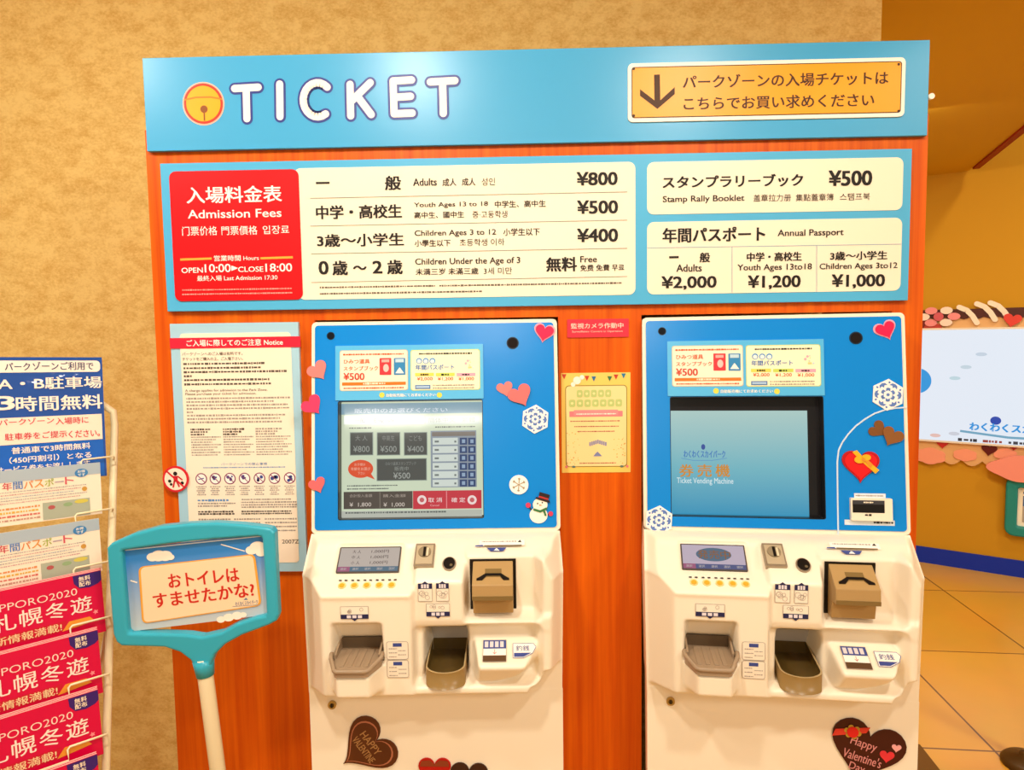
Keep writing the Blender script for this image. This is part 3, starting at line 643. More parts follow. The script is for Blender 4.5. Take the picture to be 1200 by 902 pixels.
# printed labels on the vertical faces
def label(mach, x0, z0, x1, z1, y, navy_top=True, pic=0):
    mb = MB(M=Matrix.Translation((0, y, 0))); mb.frect((x0, z0, x1, z1), mt('#f6ead4', .45), .0006); mb.outline([(x0, z0), (x1, z0), (x1, z1), (x0, z1)], .0008, GY, .0009)
    h = (z1-z0); nb = (x0, z1-h*.3, x1, z1) if navy_top else (x0, z0, x1, z0+h*.36)
    mb.frect(nb, NAVYD, .0010); cx = (x0+x1)/2; w_ = x1-x0
    for k in range(3): mb.frect((cx-w_*.28+k*w_*.2, nb[1]+.0014, cx-w_*.28+k*w_*.2+w_*.15, nb[3]-.0014), mt('#e6dce0', .5), .0013)
    e = nb[3] if navy_top else nb[1]; sg = 1 if navy_top else -1
    mb.flat([(cx-.006, e), (cx+.006, e), (cx, e+sg*.0045)][::sg], NAVYD, .0010)
    R = random.Random(pic); a, b_ = (z0, nb[1]) if navy_top else (nb[3], z1)
    for k in range(5 if w_ > .02 else 3): 
        px, pz = x0+w_*R.uniform(.2, .8), a+(b_-a)*R.uniform(.3, .7); mb.outline(circ(px, pz, (b_-a)*R.uniform(.12, .25), 10), .0006, GY, .0012)
    mb.obj('instruction_label', mach, fix=False)
NAVYD = mt('#26264e', .5)
label(m1, -.023, -.101, .004, -.066, -.1158, True, 1); label(m1, .012, -.101, .036, -.066, -.1158, True, 2)
label(m1, -.008, -.131, .037, -.106, -.1158, False, 3); label(m1, -.170, -.128, -.117, -.104, -.1298, False, 4)
mb = MB(M=Matrix.Translation((0, -.1298, 0)))
for a, b in ((-.174, -.209), (-.211, -.245)):
    mb.frect((-.084, b, -.043, a), mt('#f3e6cf', .45), .0006); mb.outline(rrect(-.084, b, -.043, a, .004), .0008, GY, .0009)
    mb.frect((-.072, a-.010, -.055, a-.003), NV, .001)
    for k in range(5): mb.micro(-.080+(k % 2)*.018, a-.014-k*.004, -.064+(k % 2)*.018, .002, GY, .001, k)
mb.obj('instruction_label', m1, fix=False)
# ticket tray (left) and coin cup (middle)
GRT = mt('#a48c70', .22); GRD = mt('#6a5842', .3)
mb = MB(); fl = -.2130
plan = [(-.186, -.073), (-.186, -.128), (-.172, -.174), (-.112, -.174), (-.098, -.128), (-.098, -.073)]
mb.prismz(plan, fl-.0, fl+.0035, GRT); 
mb.box(-.186, -.098, -.078, -.074, fl, -.188, GRD)
for x in (-.1865, -.1015): mb.prismx([(-.078, fl), (-.078, -.188), (-.092, -.190), (-.126, -.201), (-.126, fl)], x, x+.004, GRT)
rim = [(-.191, -.126, -.197), (-.190, -.136, -.203), (-.1735, -.1765, -.2075), (-.168, -.180, -.2080), (-.116, -.180, -.2080), (-.1105, -.1765, -.2075), (-.094, -.136, -.203), (-.093, -.126, -.197)]
tr_ = mb.obj('ticket_tray', m1)
mb = MB(); mb.tube(rim, .0042, GRT, 8)
for a, b in zip(rim[:-1], rim[1:]): mb.add([a, b, (b[0], b[1], fl-.007), (a[0], a[1], fl-.007)], [(0, 1, 2, 3)], GRT)
mb.obj('tray_rim', tr_)
mb = MB()
for k in range(4):
    x = -.170+k*.0155; mb.box(x, x+.009, -.158, -.086, fl+.003, fl+.005, GRT)
mb.obj('floor_ribs', tr_, bevel=.0012)
def dplan(x0, x1, yb, yf, n=20):
    cx, r = (x0+x1)/2, (x1-x0)/2; q = [(x0, yb)]
    for i in range(n+1):
        a = math.pi+math.pi*i/n; q.append((cx+r*math.cos(a), (yf+r*.72)+r*.72*math.sin(a)))
    return q+[(x1, yb)]
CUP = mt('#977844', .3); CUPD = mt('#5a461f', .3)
mb = MB(); O_ = dplan(-.0125, .0645, -.009, -.138); I_ = dplan(-.0095, .0615, -.012, -.1345); n = len(O_)
def zt(y): return np.interp(-y, [.009, .060, .090, .138], [-.222, -.226, -.230, -.235])
V = [(x, y, -.268) for x, y in O_]+[(x, y, zt(y)) for x, y in O_]+[(x, y, zt(y)) for x, y in I_]+[(x, y, -.246) for x, y in I_]
Fo = [(i, i+1, n+i+1, n+i) for i in range(n-1)]; Ft = [(n+i, n+i+1, 2*n+i+1, 2*n+i) for i in range(n-1)]; Fi = [(2*n+i, 2*n+i+1, 3*n+i+1, 3*n+i) for i in range(n-1)]
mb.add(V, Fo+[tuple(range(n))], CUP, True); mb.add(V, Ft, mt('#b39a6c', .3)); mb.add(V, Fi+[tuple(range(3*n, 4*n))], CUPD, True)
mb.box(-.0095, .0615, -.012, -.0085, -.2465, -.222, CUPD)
mb.obj('coin_cup', m1, fix=False)
mb = MB(); mb.add([(-.013, -.0105, -.2225), (.065, -.0105, -.2225), (.065, -.030, -.183), (-.013, -.030, -.183), (-.013, -.096, -.1605), (.065, -.096, -.1605)], [(0, 1, 2, 3), (3, 2, 5, 4)], mt('#c9bfb0', .3)); mb.obj('cup_backplate', m1)
# door lock
mb = MB(M=Matrix.Translation((0, -.062, 0))); mb.poly(circ(-.211, -.335, .0085, 24), mt('#b89c5c', .3, metal=.7), 0, .005); o = mb.obj('door_lock', m1)
mb = MB(M=Matrix.Translation((0, -.062, 0))); mb.poly(circ(-.211, -.335, .0045, 20), mt('#5c4820', .3, metal=.6), .005, .0062); mb.frect((-.2125, -.339, -.2095, -.331), BLK, .0065); mb.obj('keyhole', o)
# camera eye and small hole in the blue panel
for p, r_, nm in (((388, 393.6), .0085, 'sensor_window'), ((600.8, 402), .0130, 'camera_window')):
    q = S1.uv(p); mb = MB(M=PL); mb.poly(circ(*q, r_, 30), mt('#0a2c44', .3), .002, .0030); mb.flat(circ(*q, r_*.82, 28), mt('#1a110c' if r_ > .01 else '#0c1218', .5, spec=.1), .0034); mb.obj(nm, m1, fix=False)
# information cards above the screen
zA = zp(1/3.4706, 340, 370)
ip = S1.rect4((392.7, 404.6), (566.2, 404), (566.8, 467.7), (394.5, 468.3))
LBLU = mt('#57b8ea', .25)
mb = MB(M=PL); mb.rect(ip, LBLU, .0022, .0045, .001); info = mb.obj('information_strip', m1)
def crd(x0, y0, x1, y1): return S1.rect(zA(x0, y1), zA(x1, y0))
OR = mt('#d8541c', .5); dC = .0058
mb = MB(M=PL); r = crd(206, 140, 478, 304); mb.frect(inset(r, -.0012), mt('#c9b9a0', .4), .0048, .005); mb.frect(r, CREAM, .0051, .005); o = mb.obj('booklet_card', m1, fix=False)
TA = lambda t, x0, y0, x1, y1, m, b=.012: mb.txt(t, crd(x0, y0, x1, y1), m, b, dC)
p = crd(218, 150, 468, 164); mb = MB(M=PL); mb.micro(p[0], (p[1]+p[3])/2, p[2], .0036, OR, dC)
TA('ひみつ道具', 220, 176, 326, 196, OR, .02); TA('スタンプブック', 220, 204, 360, 224, OR, .02); TA('¥500', 220, 232, 304, 262, mt('#c8381c', .5), .03)
mb.frect(crd(366, 172, 413, 241), mt('#d8343c', .4), dC, .001); mb.frect(crd(424, 172, 470, 241), mt('#2f86bc', .4), dC, .001)
mb.flat(circ(*S1.uv(zA(392, 213)), .006, 16, .0085), mt('#f3c0b8', .4), dC+.0003); mb.flat([S1.uv(zA(*q)) for q in ((430, 234), (447, 210), (465, 234))], WHT, dC+.0003); mb.frect(crd(430, 176, 464, 190), mt('#bcd8e4', .4), dC+.0003); mb.frect(crd(374, 178, 405, 190), mt('#f0a8a0', .4), dC+.0003)
mb.frect(crd(214, 268, 472, 284), mt('#e2751c', .4), dC); p = crd(300, 271, 390, 281); mb.micro(p[0], (p[1]+p[3])/2, p[2], .004, CREAM, dC+.0003)
p = crd(220, 289, 466, 298); mb.micro(p[0], (p[1]+p[3])/2, p[2], .0030, OR, dC, 3); mb.obj('card_print', o, fix=False)
mb = MB(M=PL); r = crd(494, 138, 770, 302); mb.frect(inset(r, -.0012), mt('#c8d060', .4), .0048, .005); mb.frect(r, mt('#fdf6cc', .4), .0051, .005); o = mb.obj('passport_card', m1, fix=False)
mb = MB(M=PL); p = crd(525, 148, 740, 160); mb.micro(p[0], (p[1]+p[3])/2, p[2], .0036, INK, dC, 5)
for i in range(3): q = S1.uv(zA(526+i*27, 184)); mb.flat(circ(*q, .0062, 18), mt('#2f8fd0', .4), dC); mb.flat(circ(q[0], q[1]-.0008, .0043, 16), WHT, dC+.0003)
TA('年間パスポート', 512, 198, 668, 221, mt('#2c6fb8', .5), .03)
R = random.Random(9)
for i in range(9): q = S1.uv(zA(715+R.uniform(0, 40), 175+R.uniform(0, 38))); mb.flat(circ(*q, R.uniform(.001, .003), 10), mt(R.choice(('#e8b0b8', '#c8d8e8', '#f0d890')), .5), dC)
for i, (cc, t) in enumerate((('#e8d85a', '¥2,000'), ('#c8d85a', '¥1,200'), ('#e8a8b8', '¥1,000'))):
    x = 510+i*84; mb.frect(crd(x, 232, x+76, 246), mt(cc, .4), dC); p = crd(x+22, 235, x+54, 244); mb.micro(p[0], (p[1]+p[3])/2, p[2], .004, INK, dC+.0003, i); TA(t, x+8, 249, x+70, 265, OR, .015)
mb.frect(crd(510, 281, 572, 298), mt('#4878b0', .4), dC); mb.frect(crd(514, 285, 568, 294), mt('#a8c4e0', .4), dC+.0003)
for y in (282, 293): p = crd(582, y-4, 752, y+4); mb.micro(p[0], (p[1]+p[3])/2, p[2], .0030, GY, dC, y)
mb.obj('card_print', o, fix=False)
mb = MB(M=PL); dC = .005
TA('自動販売機にてお求めください', 393, 314, 592, 330, WHT, .02)
for x in (375, 608): mb.flat(circ(*S1.uv(zA(x, 322)), .0056, 16), mt('#e8d850', .4), dC)
mb.obj('strip_lettering', info, fix=False)

# everything so far is the same on the second machine
for ch in list(m1.children):
    if ch.name.split('.')[0] != 'status_display': dup_part(ch, m2)

# ---- screens (set back in the opening)
RD = -.024
mb = MB(M=PL); s = SO; mb.box(s[0]-.001, s[2]+.001, -RD+.0005, -RD+.02, s[1]-.001, s[3]+.001, mt('#1c1a1c', .12)); g1 = mb.obj('screen_glass', m1)
dup_part(g1, m2)
def sr(x0, y0, x1, y1): return S1.rect(zA(x0, y1), zA(x1, y0), RD)
EM = lambda h, e=.95: mt(h, .07, emit=e, spec=.5)
mb = MB(M=PL); dS = RD+.0002
mb.frect((SO[0]+.001, SO[1]+.003, SO[2]-.001, SO[3]-.001), EM('#cfdcc0'), dS); scr = mb.obj('menu_screen', m1, fix=False); scr['label'] = 'lit price menu on the touch screen'
mb = MB(M=PL); dT = dS+.0003
rc = lambda x0, y0, x1, y1, m, k=0, r=0: mb.frect(sr(x0, y0, x1, y1), m, dT+k*.0002, r)
tx = lambda t, x0, y0, x1, y1, m, b=.012, k=2: mb.txt(t, sr(x0, y0, x1, y1), m, b, dT+k*.0002)
x0s, x1s = 205, 780
rc(x0s, 350, x1s, 402, EM('#86a8b8')); tx('販売中のお選びください', 262, 372, 640, 396, EM('#d8e6ee'), .01)
rc(218, 405, 326, 442, EM('#e6efe6')); rc(332, 405, 545, 442, EM('#d8e6d8')); rc(552, 405, 770, 442, EM('#cdd8cc'))
G1, G2 = EM('#5a625e'), EM('#a8aea4')
tx('一般', 262, 416, 306, 436, G1); tx('English', 342, 416, 420, 438, G1, .006); tx('簡体中文 · 繁體', 562, 412, 752, 434, G2, .006)
p = sr(240, 452, 330, 460); mb.micro(p[0], (p[1]+p[3])/2, p[2], .003, G1, dT); p = sr(590, 446, 752, 456); mb.micro(p[0], (p[1]+p[3])/2, p[2], .003, G1, dT)
DG, DGE = EM('#454a48'), EM('#8c9a90')
for i, (t, pr_) in enumerate((('大 人', '¥800'), ('中高生', '¥500'), ('こども', '¥400'))):
    x = 243+i*110; rc(x, 472, x+95, 568, DGE); rc(x+3, 475, x+92, 565, DG, 1); tx(t, x+22, 486, x+72, 508, EM('#868c88'), .0); tx(pr_, x+14, 528, x+80, 554, EM('#9aa09a'), .0)
rc(352, 578, 556, 672, DGE); rc(355, 581, 553, 669, DG, 1); tx('ひみつ道具スタンプブック', 388, 592, 512, 608, EM('#868c88'), 0); tx('販売中', 425, 612, 482, 630, EM('#8c928c'), 0); tx('¥500', 420, 636, 488, 662, EM('#a4aaa4'), 0)
q = S1.uv(zA(287, 622), RD); mb.flat(circ(*q, .0268, 32, .0192), EM('#e04a22'), dT+.0002); mb.flat([S1.uv(zA(*a), RD) for a in ((305, 650), (345, 665), (328, 640))], EM('#e04a22'), dT+.0002)
tx('お子様は', 262, 598, 306, 610, EM('#f0b8a0'), .01, 3); tx('年齢をお選び', 248, 615, 326, 629, EM('#f0b8a0'), .01, 3); tx('下さい', 276, 634, 304, 646, EM('#f0b8a0'), .01, 3)
rc(573, 465, 757, 698, EM('#8c98a4')); rc(577, 470, 753, 490, EM('#7c746c'), 1)
for i in range(6):
    y = 495+i*34; rc(580, y, 682, y+29, EM('#d2dcd4'), 1)
    for x in (690, 724): rc(x, y, x+30, y+29, EM('#22406e'), 1); rc(x+9, y+7, x+22, y+22, EM('#8fa8c4'), 2)
    p = sr(588, y+12, 605, y+20) ; mb.frect(p, EM('#707a78'), dT+.0005); p = sr(668, y+12, 676, y+20); mb.frect(p, EM('#707a78'), dT+.0005)
for y in (690, 703): p = sr(232, y-4, 440-(y-690)*3, y+4); mb.micro(p[0], (p[1]+p[3])/2, p[2], .003, G1, dT, y)
rc(218, 712, 498, 786, EM('#4a423c')); rc(364, 716, 367, 782, EM('#7a7268'), 1)
tx('合計投入金額', 242, 724, 334, 738, EM('#a89c90'), 0); tx('購入金額', 378, 724, 470, 738, EM('#a89c90'), 0); tx('¥  1,800', 242, 758, 330, 778, EM('#d8ccc0'), 0); tx('¥  1,000', 380, 758, 466, 778, EM('#d8ccc0'), 0)
rc(500, 708, 778, 786, EM('#c8283c')); rc(635, 712, 638, 782, EM('#e88a90'), 1)
for x in (536, 740): mb.flat(circ(*S1.uv(zA(x, 748), RD), .0098, 24), EM('#f2dcd8'), dT+.0004); mb.flat(circ(*S1.uv(zA(x, 748), RD), .0050, 18), EM('#c85a60'), dT+.0006)
tx('取 消', 562, 738, 618, 758, EM('#f4d8d4'), .02); tx('確 定', 656, 738, 712, 758, EM('#f4d8d4'), .02); tx('Cancel', 570, 766, 606, 774, EM('#f0b8b8'), 0)
rc(205, 787, x1s, 822, EM('#b8bcb0'), 0)
p = sr(225, 793, 640, 804); mb.micro(p[0], (p[1]+p[3])/2, p[2], .004, G1, dT+.0003)
mb.obj('menu_print', scr, fix=False)
# idle screen of the second machine
zB = zp(1/2.7273, 640, 360)
def s2r(x0, y0, x1, y1): return S2.rect(zB(x0, y1), zB(x1, y0), RD)
def _grad(nt, b):
    N = nt.nodes; L = nt.links; tc = N.new('ShaderNodeTexCoord'); sp = N.new('ShaderNodeSeparateXYZ'); L.new(tc.outputs['Generated'], sp.inputs[0])
    cr = N.new('ShaderNodeValToRGB'); e = cr.color_ramp.elements; e[0].color = (*lin('#2a9cc8'), 1); e[0].position = .02; e[1].color = (*lin('#b4d8d4'), 1); e[1].position = .98
    x = e.new(.45); x.color = (*lin('#74c0d0'), 1); L.new(sp.outputs[2], cr.inputs[0])
    L.new(cr.outputs[0], b.inputs['Emission Color']); b.inputs['Emission Strength'].default_value = .85; b.inputs['Base Color'].default_value = (.02, .02, .02, 1); b.inputs['Roughness'].default_value = .12
IDLE = ramp_mat('idle_display', _grad)
r = s2r(400, 330, 834, 665)
mb = MB(M=PL); mb.frect((r[0]-.004, r[1], r[2], r[3]), IDLE, dS); scr = mb.obj('idle_screen', m2, fix=False); scr['label'] = 'idle screen with pale blue picture and orange characters'
mb = MB(M=PL); tx2 = lambda t, x0, y0, x1, y1, m, b=.012, k=1: mb.txt(t, s2r(x0, y0, x1, y1), m, b, dT+k*.0002)
LB = EM('#3a78bc'); tx2('わくわくスカイパーク', 440, 458, 572, 480, LB, .03); q = S2.uv(zB(502, 446), RD); mb.flat(circ(*q, .0042, 14, .006), EM('#2a4c9c'), dT)
mb.stroke([S2.uv(zB(*a), RD) for a in ((432, 482), (470, 489), (530, 489), (578, 482))], .0014, EM('#5a98c8'), dT, caps=False)
for i, ch in enumerate('券売機'): tx2(ch, 426+i*58, 502, 470+i*58, 541, EM('#d08a2c'), .035)
tx2('Ticket Vending Machine', 418, 546, 598, 567, EM('#d8ecf0'), .012)
mb.obj('screen_print', scr, fix=False)
# dark liner round both openings
mb = MB(M=PL); q = inset(SO, -.0007); mb.ring(rrect(*q, .002), rrect(*inset(q, .0016), .002), mt('#17191c', .3), RD-.005, .0018); ln = mb.obj('screen_bezel', m1); dup_part(ln, m2)
# ---- what only the second machine has: white seam line and card reader
CLN = mt('#cfe2f0', .4)
z6 = zp(1/4.51, 960, 430)
mb = MB(M=PL)
path = [S2.uv(z6(*a)) for a in ((454, 213), (400, 217), (345, 226), (290, 245), (240, 274), (190, 312), (150, 355), (118, 400), (100, 440), (93, 500), (95, 700), (98, 880))]
mb.stroke(path, .0028, CLN, .0034, d0=.0022); mb.obj('seam_line', m2, fix=False)
mb = MB(M=PL); rc6 = lambda x0, y0, x1, y1: S2.rect(z6(x0, y1), z6(x1, y0))
mb.rect(rc6(160, 692, 374, 806), WP, .0022, .012, .002); rd = mb.obj('card_reader', m2)
mb = MB(M=PL); mb.frect(rc6(166, 702, 332, 764), BLK, .0125); mb.frect(rc6(166, 702, 332, 720), mt('#3c3c40', .4), .0128); p = rc6(222, 706, 275, 716); mb.micro(p[0], (p[1]+p[3])/2, p[2], .003, CREAM, .0131)
p = rc6(230, 770, 268, 784); mb.micro(p[0], (p[1]+p[3])/2, p[2], .004, INK, .0128); mb.obj('card_slot', rd, fix=False)
mb = MB(M=PL); mb.frect(rc6(182, 668, 348, 690), mt('#dfe8ee', .4), .0028); p = rc6(190, 674, 338, 684); mb.micro(p[0], (p[1]+p[3])/2, p[2], .003, GY, .0031); mb.frect(rc6(132, 810, 396, 832), mt('#dfe8ee', .4), .0028); p = rc6(285, 814, 390, 828); mb.micro(p[0], (p[1]+p[3])/2, p[2], .004, INK, .0031); mb.obj('reader_label', m2, fix=False)

# ------------------------------------------------------------------ stickers on the machines
PINK = mt('#e0144c', .35); SALM = mt('#f2807a', .45); CHOC = mt('#6a3a16', .45)
SD = .0024
def heart_sticker(S, px, wpx, rot, m, label, group, rimm=None, th=.002, d=SD, ht=None):
    c = S.uv(px); wd = abs(S.uv((px[0]+wpx/2, px[1]))[0]-S.uv((px[0]-wpx/2, px[1]))[0])
    t = thing('heart_sticker', S.mat(c[0], c[1], d), label, 'sticker', group)
    mb = MB(); H = heart(0, 0, wd, rot)
    if rimm: mb.poly(H, rimm, 0, th); mb.poly(heart(0, 0, wd*.86, rot), m, th, th+.0012)
    else: mb.poly(H, m, 0, th)
    mb.obj('heart_face', t)
    return t, wd
RIM = mt('#f2a8b8', .4); GP = 'heart stickers on the blue machine panels'
heart_sticker(S1, (637.5, 391), 25, -12, PINK, 'crimson heart on blue panel top right corner of the menu screen machine', GP, RIM)
heart_sticker(S1, (374, 435.5), 24.5, 34, SALM, 'salmon heart highest on the left edge of the menu screen machine', GP)
heart_sticker(S1, (367.5, 476), 25, 40, mt('#e83a66', .4), 'deep pink heart below the highest salmon one on the left panel edge', GP, d=SD)
heart_sticker(S1, (373, 569), 20, 22, mt('#f0686a', .45), 'coral heart lowest on left edge of the menu screen machine', GP)
heart_sticker(S1, (592, 456.5), 19, 14, SALM, 'smaller of two touching salmon hearts right of the menu screen', GP)
heart_sticker(S1, (610.5, 464.5), 28, 26, mt('#f0706e', .45), 'larger of two touching salmon hearts above the snowflake disc', GP, d=SD+.0022)
heart_sticker(S2, (1037.5, 388), 27, 22, PINK, 'crimson heart at top right corner of the idle screen machine', GP, RIM)
heart_sticker(S2, (1029, 504), 22, 50, mt('#7c4c20', .4), 'upper of two overlapping brown chocolate hearts above the red gift heart', GP)
heart_sticker(S2, (1043.5, 512.5), 26, -28, mt('#8a5626', .4), 'lower of two overlapping brown chocolate hearts near the panel right edge', GP, d=SD+.0022)
t, wd = heart_sticker(S2, (1007.5, 547), 44, -2, mt('#e01a1c', .3), 'red heart with yellow bow above the card reader', GP, mt('#b80c14', .4), th=.003)
mb = MB(); YB = mt('#f5b41e', .4); YD = mt('#e0902a', .4); W2 = wd/2
mb.poly([(-W2*.45, W2*.85), (-W2*.1, W2*.45), (W2*.75, -W2*.35), (W2*.95, -W2*.15), (W2*.05, W2*.65), (-W2*.2, W2*.95)], YB, .0043, .0055)
mb.poly(circ(-W2*.08, W2*.42, W2*.28, 18, W2*.2, .4), YB, .0055, .007); mb.poly(circ(W2*.28, W2*.55, W2*.24, 18, W2*.17), YB, .0055, .007); mb.poly(circ(W2*.12, W2*.42, W2*.1, 14), YD, .007, .0082)
mb.poly([(W2*.15, W2*.4), (W2*.5, -W2*.05), (W2*.62, W2*.15), (W2*.3, W2*.5)], YD, .0055, .0064)
mb.obj('bow', t)
def flake(S, px, rpx, label, disc=False):
    c = S.uv(px); r = S.uv((px[0]+rpx, px[1]))[0]-c[0]
    t = thing('snowflake_sticker', S.mat(c[0], c[1], SD), label, 'sticker', 'snowflake stickers on the machines')
    mb = MB(); FB = mt('#5c7fc0' if not disc else '#a8946c', .5); W_ = mt('#fbf6f0', .45)
    mb.poly(circ(0, 0, r, 36 if disc else 6, a0=0 if disc else .45), W_, 0, .002); mb.obj('backing_disc', t)
    mb = MB()
    for k in range(6):
        a = k*math.pi/3+.45+(.5236 if not disc else 0); dx, dy = math.cos(a), math.sin(a)
        pt = lambda l, s: (dx*l*r-dy*s*r, dy*l*r+dx*s*r)
        if disc: mb.stroke([pt(.12, 0), pt(.72, 0)], r*.09, FB, .0025, caps=False); mb.stroke([pt(.5, 0), pt(.66, .13)], r*.07, FB, .0026, caps=False); mb.stroke([pt(.5, 0), pt(.66, -.13)], r*.07, FB, .0026, caps=False)
        else:
            mb.flat([pt(.25, 0), pt(.42, .10), pt(.36, .26), pt(.24, .13)], FB, .0024); mb.flat([pt(.25, 0), pt(.24, -.13), pt(.36, -.26), pt(.42, -.10)], FB, .0024)
            mb.flat([pt(.50, 0), pt(.62, .09), pt(.56, .26), pt(.74, .18), pt(.80, 0)], FB, .0024); mb.flat([pt(.50, 0), pt(.80, 0), pt(.74, -.18), pt(.56, -.26), pt(.62, -.09)], FB, .0024)
            mb.flat([pt(.62, .34), pt(.70, .26), pt(.78, .36), pt(.70, .42)], FB, .0024)
    mb.flat(circ(0, 0, r*.1, 12), FB, .0026); mb.obj('flake_print', t, fix=False)
flake(S1, (627.2, 491), 17, 'white hexagonal snowflake below the salmon hearts of the menu screen machine')
flake(S1, (608, 567.6), 11.2, 'small round white disc with beige snowflake above the snowman', True)
flake(S2, (1039.5, 462.5), 20, 'white hexagonal snowflake at the right edge of the idle screen machine')
flake(S2, (772, 609), 17.5, 'white hexagonal snowflake at the bottom left of the idle screen panel')
# snowman
c = S1.uv((633, 597)); k = (S1.uv((643, 597))[0]-c[0])/10
t = thing('snowman_sticker', S1.mat(c[0], c[1], SD), 'snowman with black hat at lower right of the menu screen panel', 'sticker')
mb = MB(); SN = mt('#fff4e2', .45); mb.poly(circ(-2*k, -6*k, 10.5*k, 30, 9.5*k), SN, 0, .0022); mb.poly(circ(0, 6*k, 8.5*k, 28, 8*k), SN, .0022, .0032); mb.obj('body', t)
mb = MB(); HT = mt('#2a1c1a', .5); HB = mt('#b8302c', .5); ro = lambda P: [(x*math.cos(-.3)-y*math.sin(-.3), x*math.sin(-.3)+y*math.cos(-.3)) for x, y in P]
mb.poly(ro([(-9*k, 11*k), (8*k, 11*k), (8*k, 13.4*k), (-9*k, 13.4*k)]), HT, .0032, .0044); mb.poly(ro([(-6*k, 13.4*k), (5.5*k, 13.4*k), (6*k, 20*k), (-6.5*k, 20*k)]), HT, .0032, .0044); mb.flat(ro([(-6*k, 13.6*k), (5.6*k, 13.6*k), (5.7*k, 15.6*k), (-6.1*k, 15.6*k)]), HB, .0048); mb.obj('hat', t)
mb = MB(); GS = mt('#3f7a44', .5); mb.stroke([(-7*k, .6*k), (0, -1.6*k), (7*k, 1.6*k)], 2.6*k, GS, .0040, d0=.0032); mb.stroke([(4*k, 0), (6*k, -6*k)], 2.4*k, GS, .0040, d0=.0032); mb.obj('scarf', t)
mb = MB(); 
for x, y in ((-3, 7.5), (2.5, 8.5)): mb.flat(circ(x*k, y*k, .9*k, 10), INK, .0036)
mb.flat([(-1*k, 6.6*k), (-1*k, 4.8*k), (3*k, 5.2*k)], mt('#e0782c', .5), .0038); mb.obj('face', t, fix=False)
MI = mt('#d83a5c', .5)
mb = MB(); mb.stroke([(-9*k, -2*k), (-13*k, 4*k)], 1.6*k, HT, .0020, d0=0); mb.poly(circ(-14*k, 5.6*k, 3*k, 12), MI, 0, .0026); mb.obj('mitten', t)
mb = MB(); mb.stroke([(7*k, -6*k), (11*k, -5*k)], 1.6*k, HT, .0020, d0=0); mb.poly(circ(12.2*k, -4.6*k, 2.8*k, 12), MI, 0, .0026); mb.obj('mitten', t)

# chocolate hearts on the lower doors
def choc(S, notch, tip, m, rimm, label):
    a, b = Vector(S.uv(notch)), Vector(S.uv(tip)); ax = a-b; L = ax.length/(22/29.)*1.0
    rot = math.degrees(math.atan2(ax.y, ax.x))-90
    k = ax.length/22.; cen = b+ax.normalized()*(14.5*k)
    t = thing('chocolate_heart_sticker', S.mat(cen.x, cen.y, 0.0005), label, 'sticker', 'chocolate heart stickers on the lower doors')
    t.matrix_world = t.matrix_world @ Matrix.Rotation(-math.radians(rot), 4, 'Y')
    mb = MB(); mb.poly(heart(0, 0, 32*k), m, 0, .0025)
    if rimm: mb.flat(heart(0, -.2*k, 32*k*.86), rimm, .0028); mb.flat(heart(0, -.2*k, 32*k*.81), m, .0031)
    mb.obj('heart_face', t)
    return t, k
t, k = choc(D1, (441, 867), (402.5, 894), mt('#5a2c10', .4), mt('#b87050', .5), 'brown chocolate heart with pale outline on the left machine door')
mb = MB(); GT = mt('#b0804c', .5); mb.txt('HAPPY', (-8*k, 2.6*k, 6.5*k, 6.6*k), GT, .012, .0035); mb.txt('VALENTINE', (-8.2*k, -2.6*k, 8.2*k, 1.2*k), GT, .012, .0035); mb.obj('lettering', t, fix=False)
t, k = choc(D2, (1019, 864.5), (1001, 916), mt('#43160f', .35), None, 'large dark brown heart with Happy Valentine\'s Day on the right machine door')
mb = MB(); PT = mt('#d88a84', .5); mb.txt('Happy', (-7.5*k, 1.5*k, 3.8*k, 6.5*k), PT, .01, .0035); mb.txt("Valentine's", (-9.0*k, -4.2*k, 7.8*k, .2*k), PT, .01, .0035); mb.txt('Day', (-4.8*k, -9.6*k, 2*k, -5.2*k), PT, .01, .0035); mb.obj('lettering', t, fix=False)
mb = MB(); RB = mt('#d83a2a', .4); mb.poly([(-15.2*k, 7*k), (-1.5*k, 12.6*k), (-2.4*k, 9.6*k), (-15.6*k, 3.6*k)], RB, .0026, .0036)
for i in range(6): a = i*math.pi/3; mb.poly(circ(-8*k+2.6*k*math.cos(a), 8.2*k+2.2*k*math.sin(a), 1.2*k, 10), mt('#b89030', .4), .0036, .0042)
mb.poly(circ(-8*k, 8.2*k, 2.5*k, 14), mt('#d8201c', .4), .0042, .0055); mb.obj('ribbon', t)
mb = MB(); mb.poly(heart(9*k, 1.8*k, 6.2*k, 10), mt('#e0343c', .4), .0026, .0036); mb.poly(heart(11.6*k, 7*k, 4*k, 10), mt('#f0a8a4', .4), .0026, .0036); mb.obj('small_hearts', t)
# two more hearts half cut by the picture edge
t, k = choc(D1, (509.5, 895), (509.5, 920), mt('#b81410', .35), None, 'bright red heart low on the menu screen machine door')
mb = MB(); mb.poly([(-14.5*k, 6*k), (14.5*k, 6*k), (13*k, 11.5*k), (5*k, 12.4*k), (0, 8.4*k), (-5*k, 12.4*k), (-13*k, 11.5*k)], mt('#8c3a1c', .4), .0026, .0034); mb.obj('chocolate_top', t)
choc(D1, (550, 902), (549, 931), mt('#3a1c0e', .4), None, 'dark chocolate heart right of the red heart low on the same door')

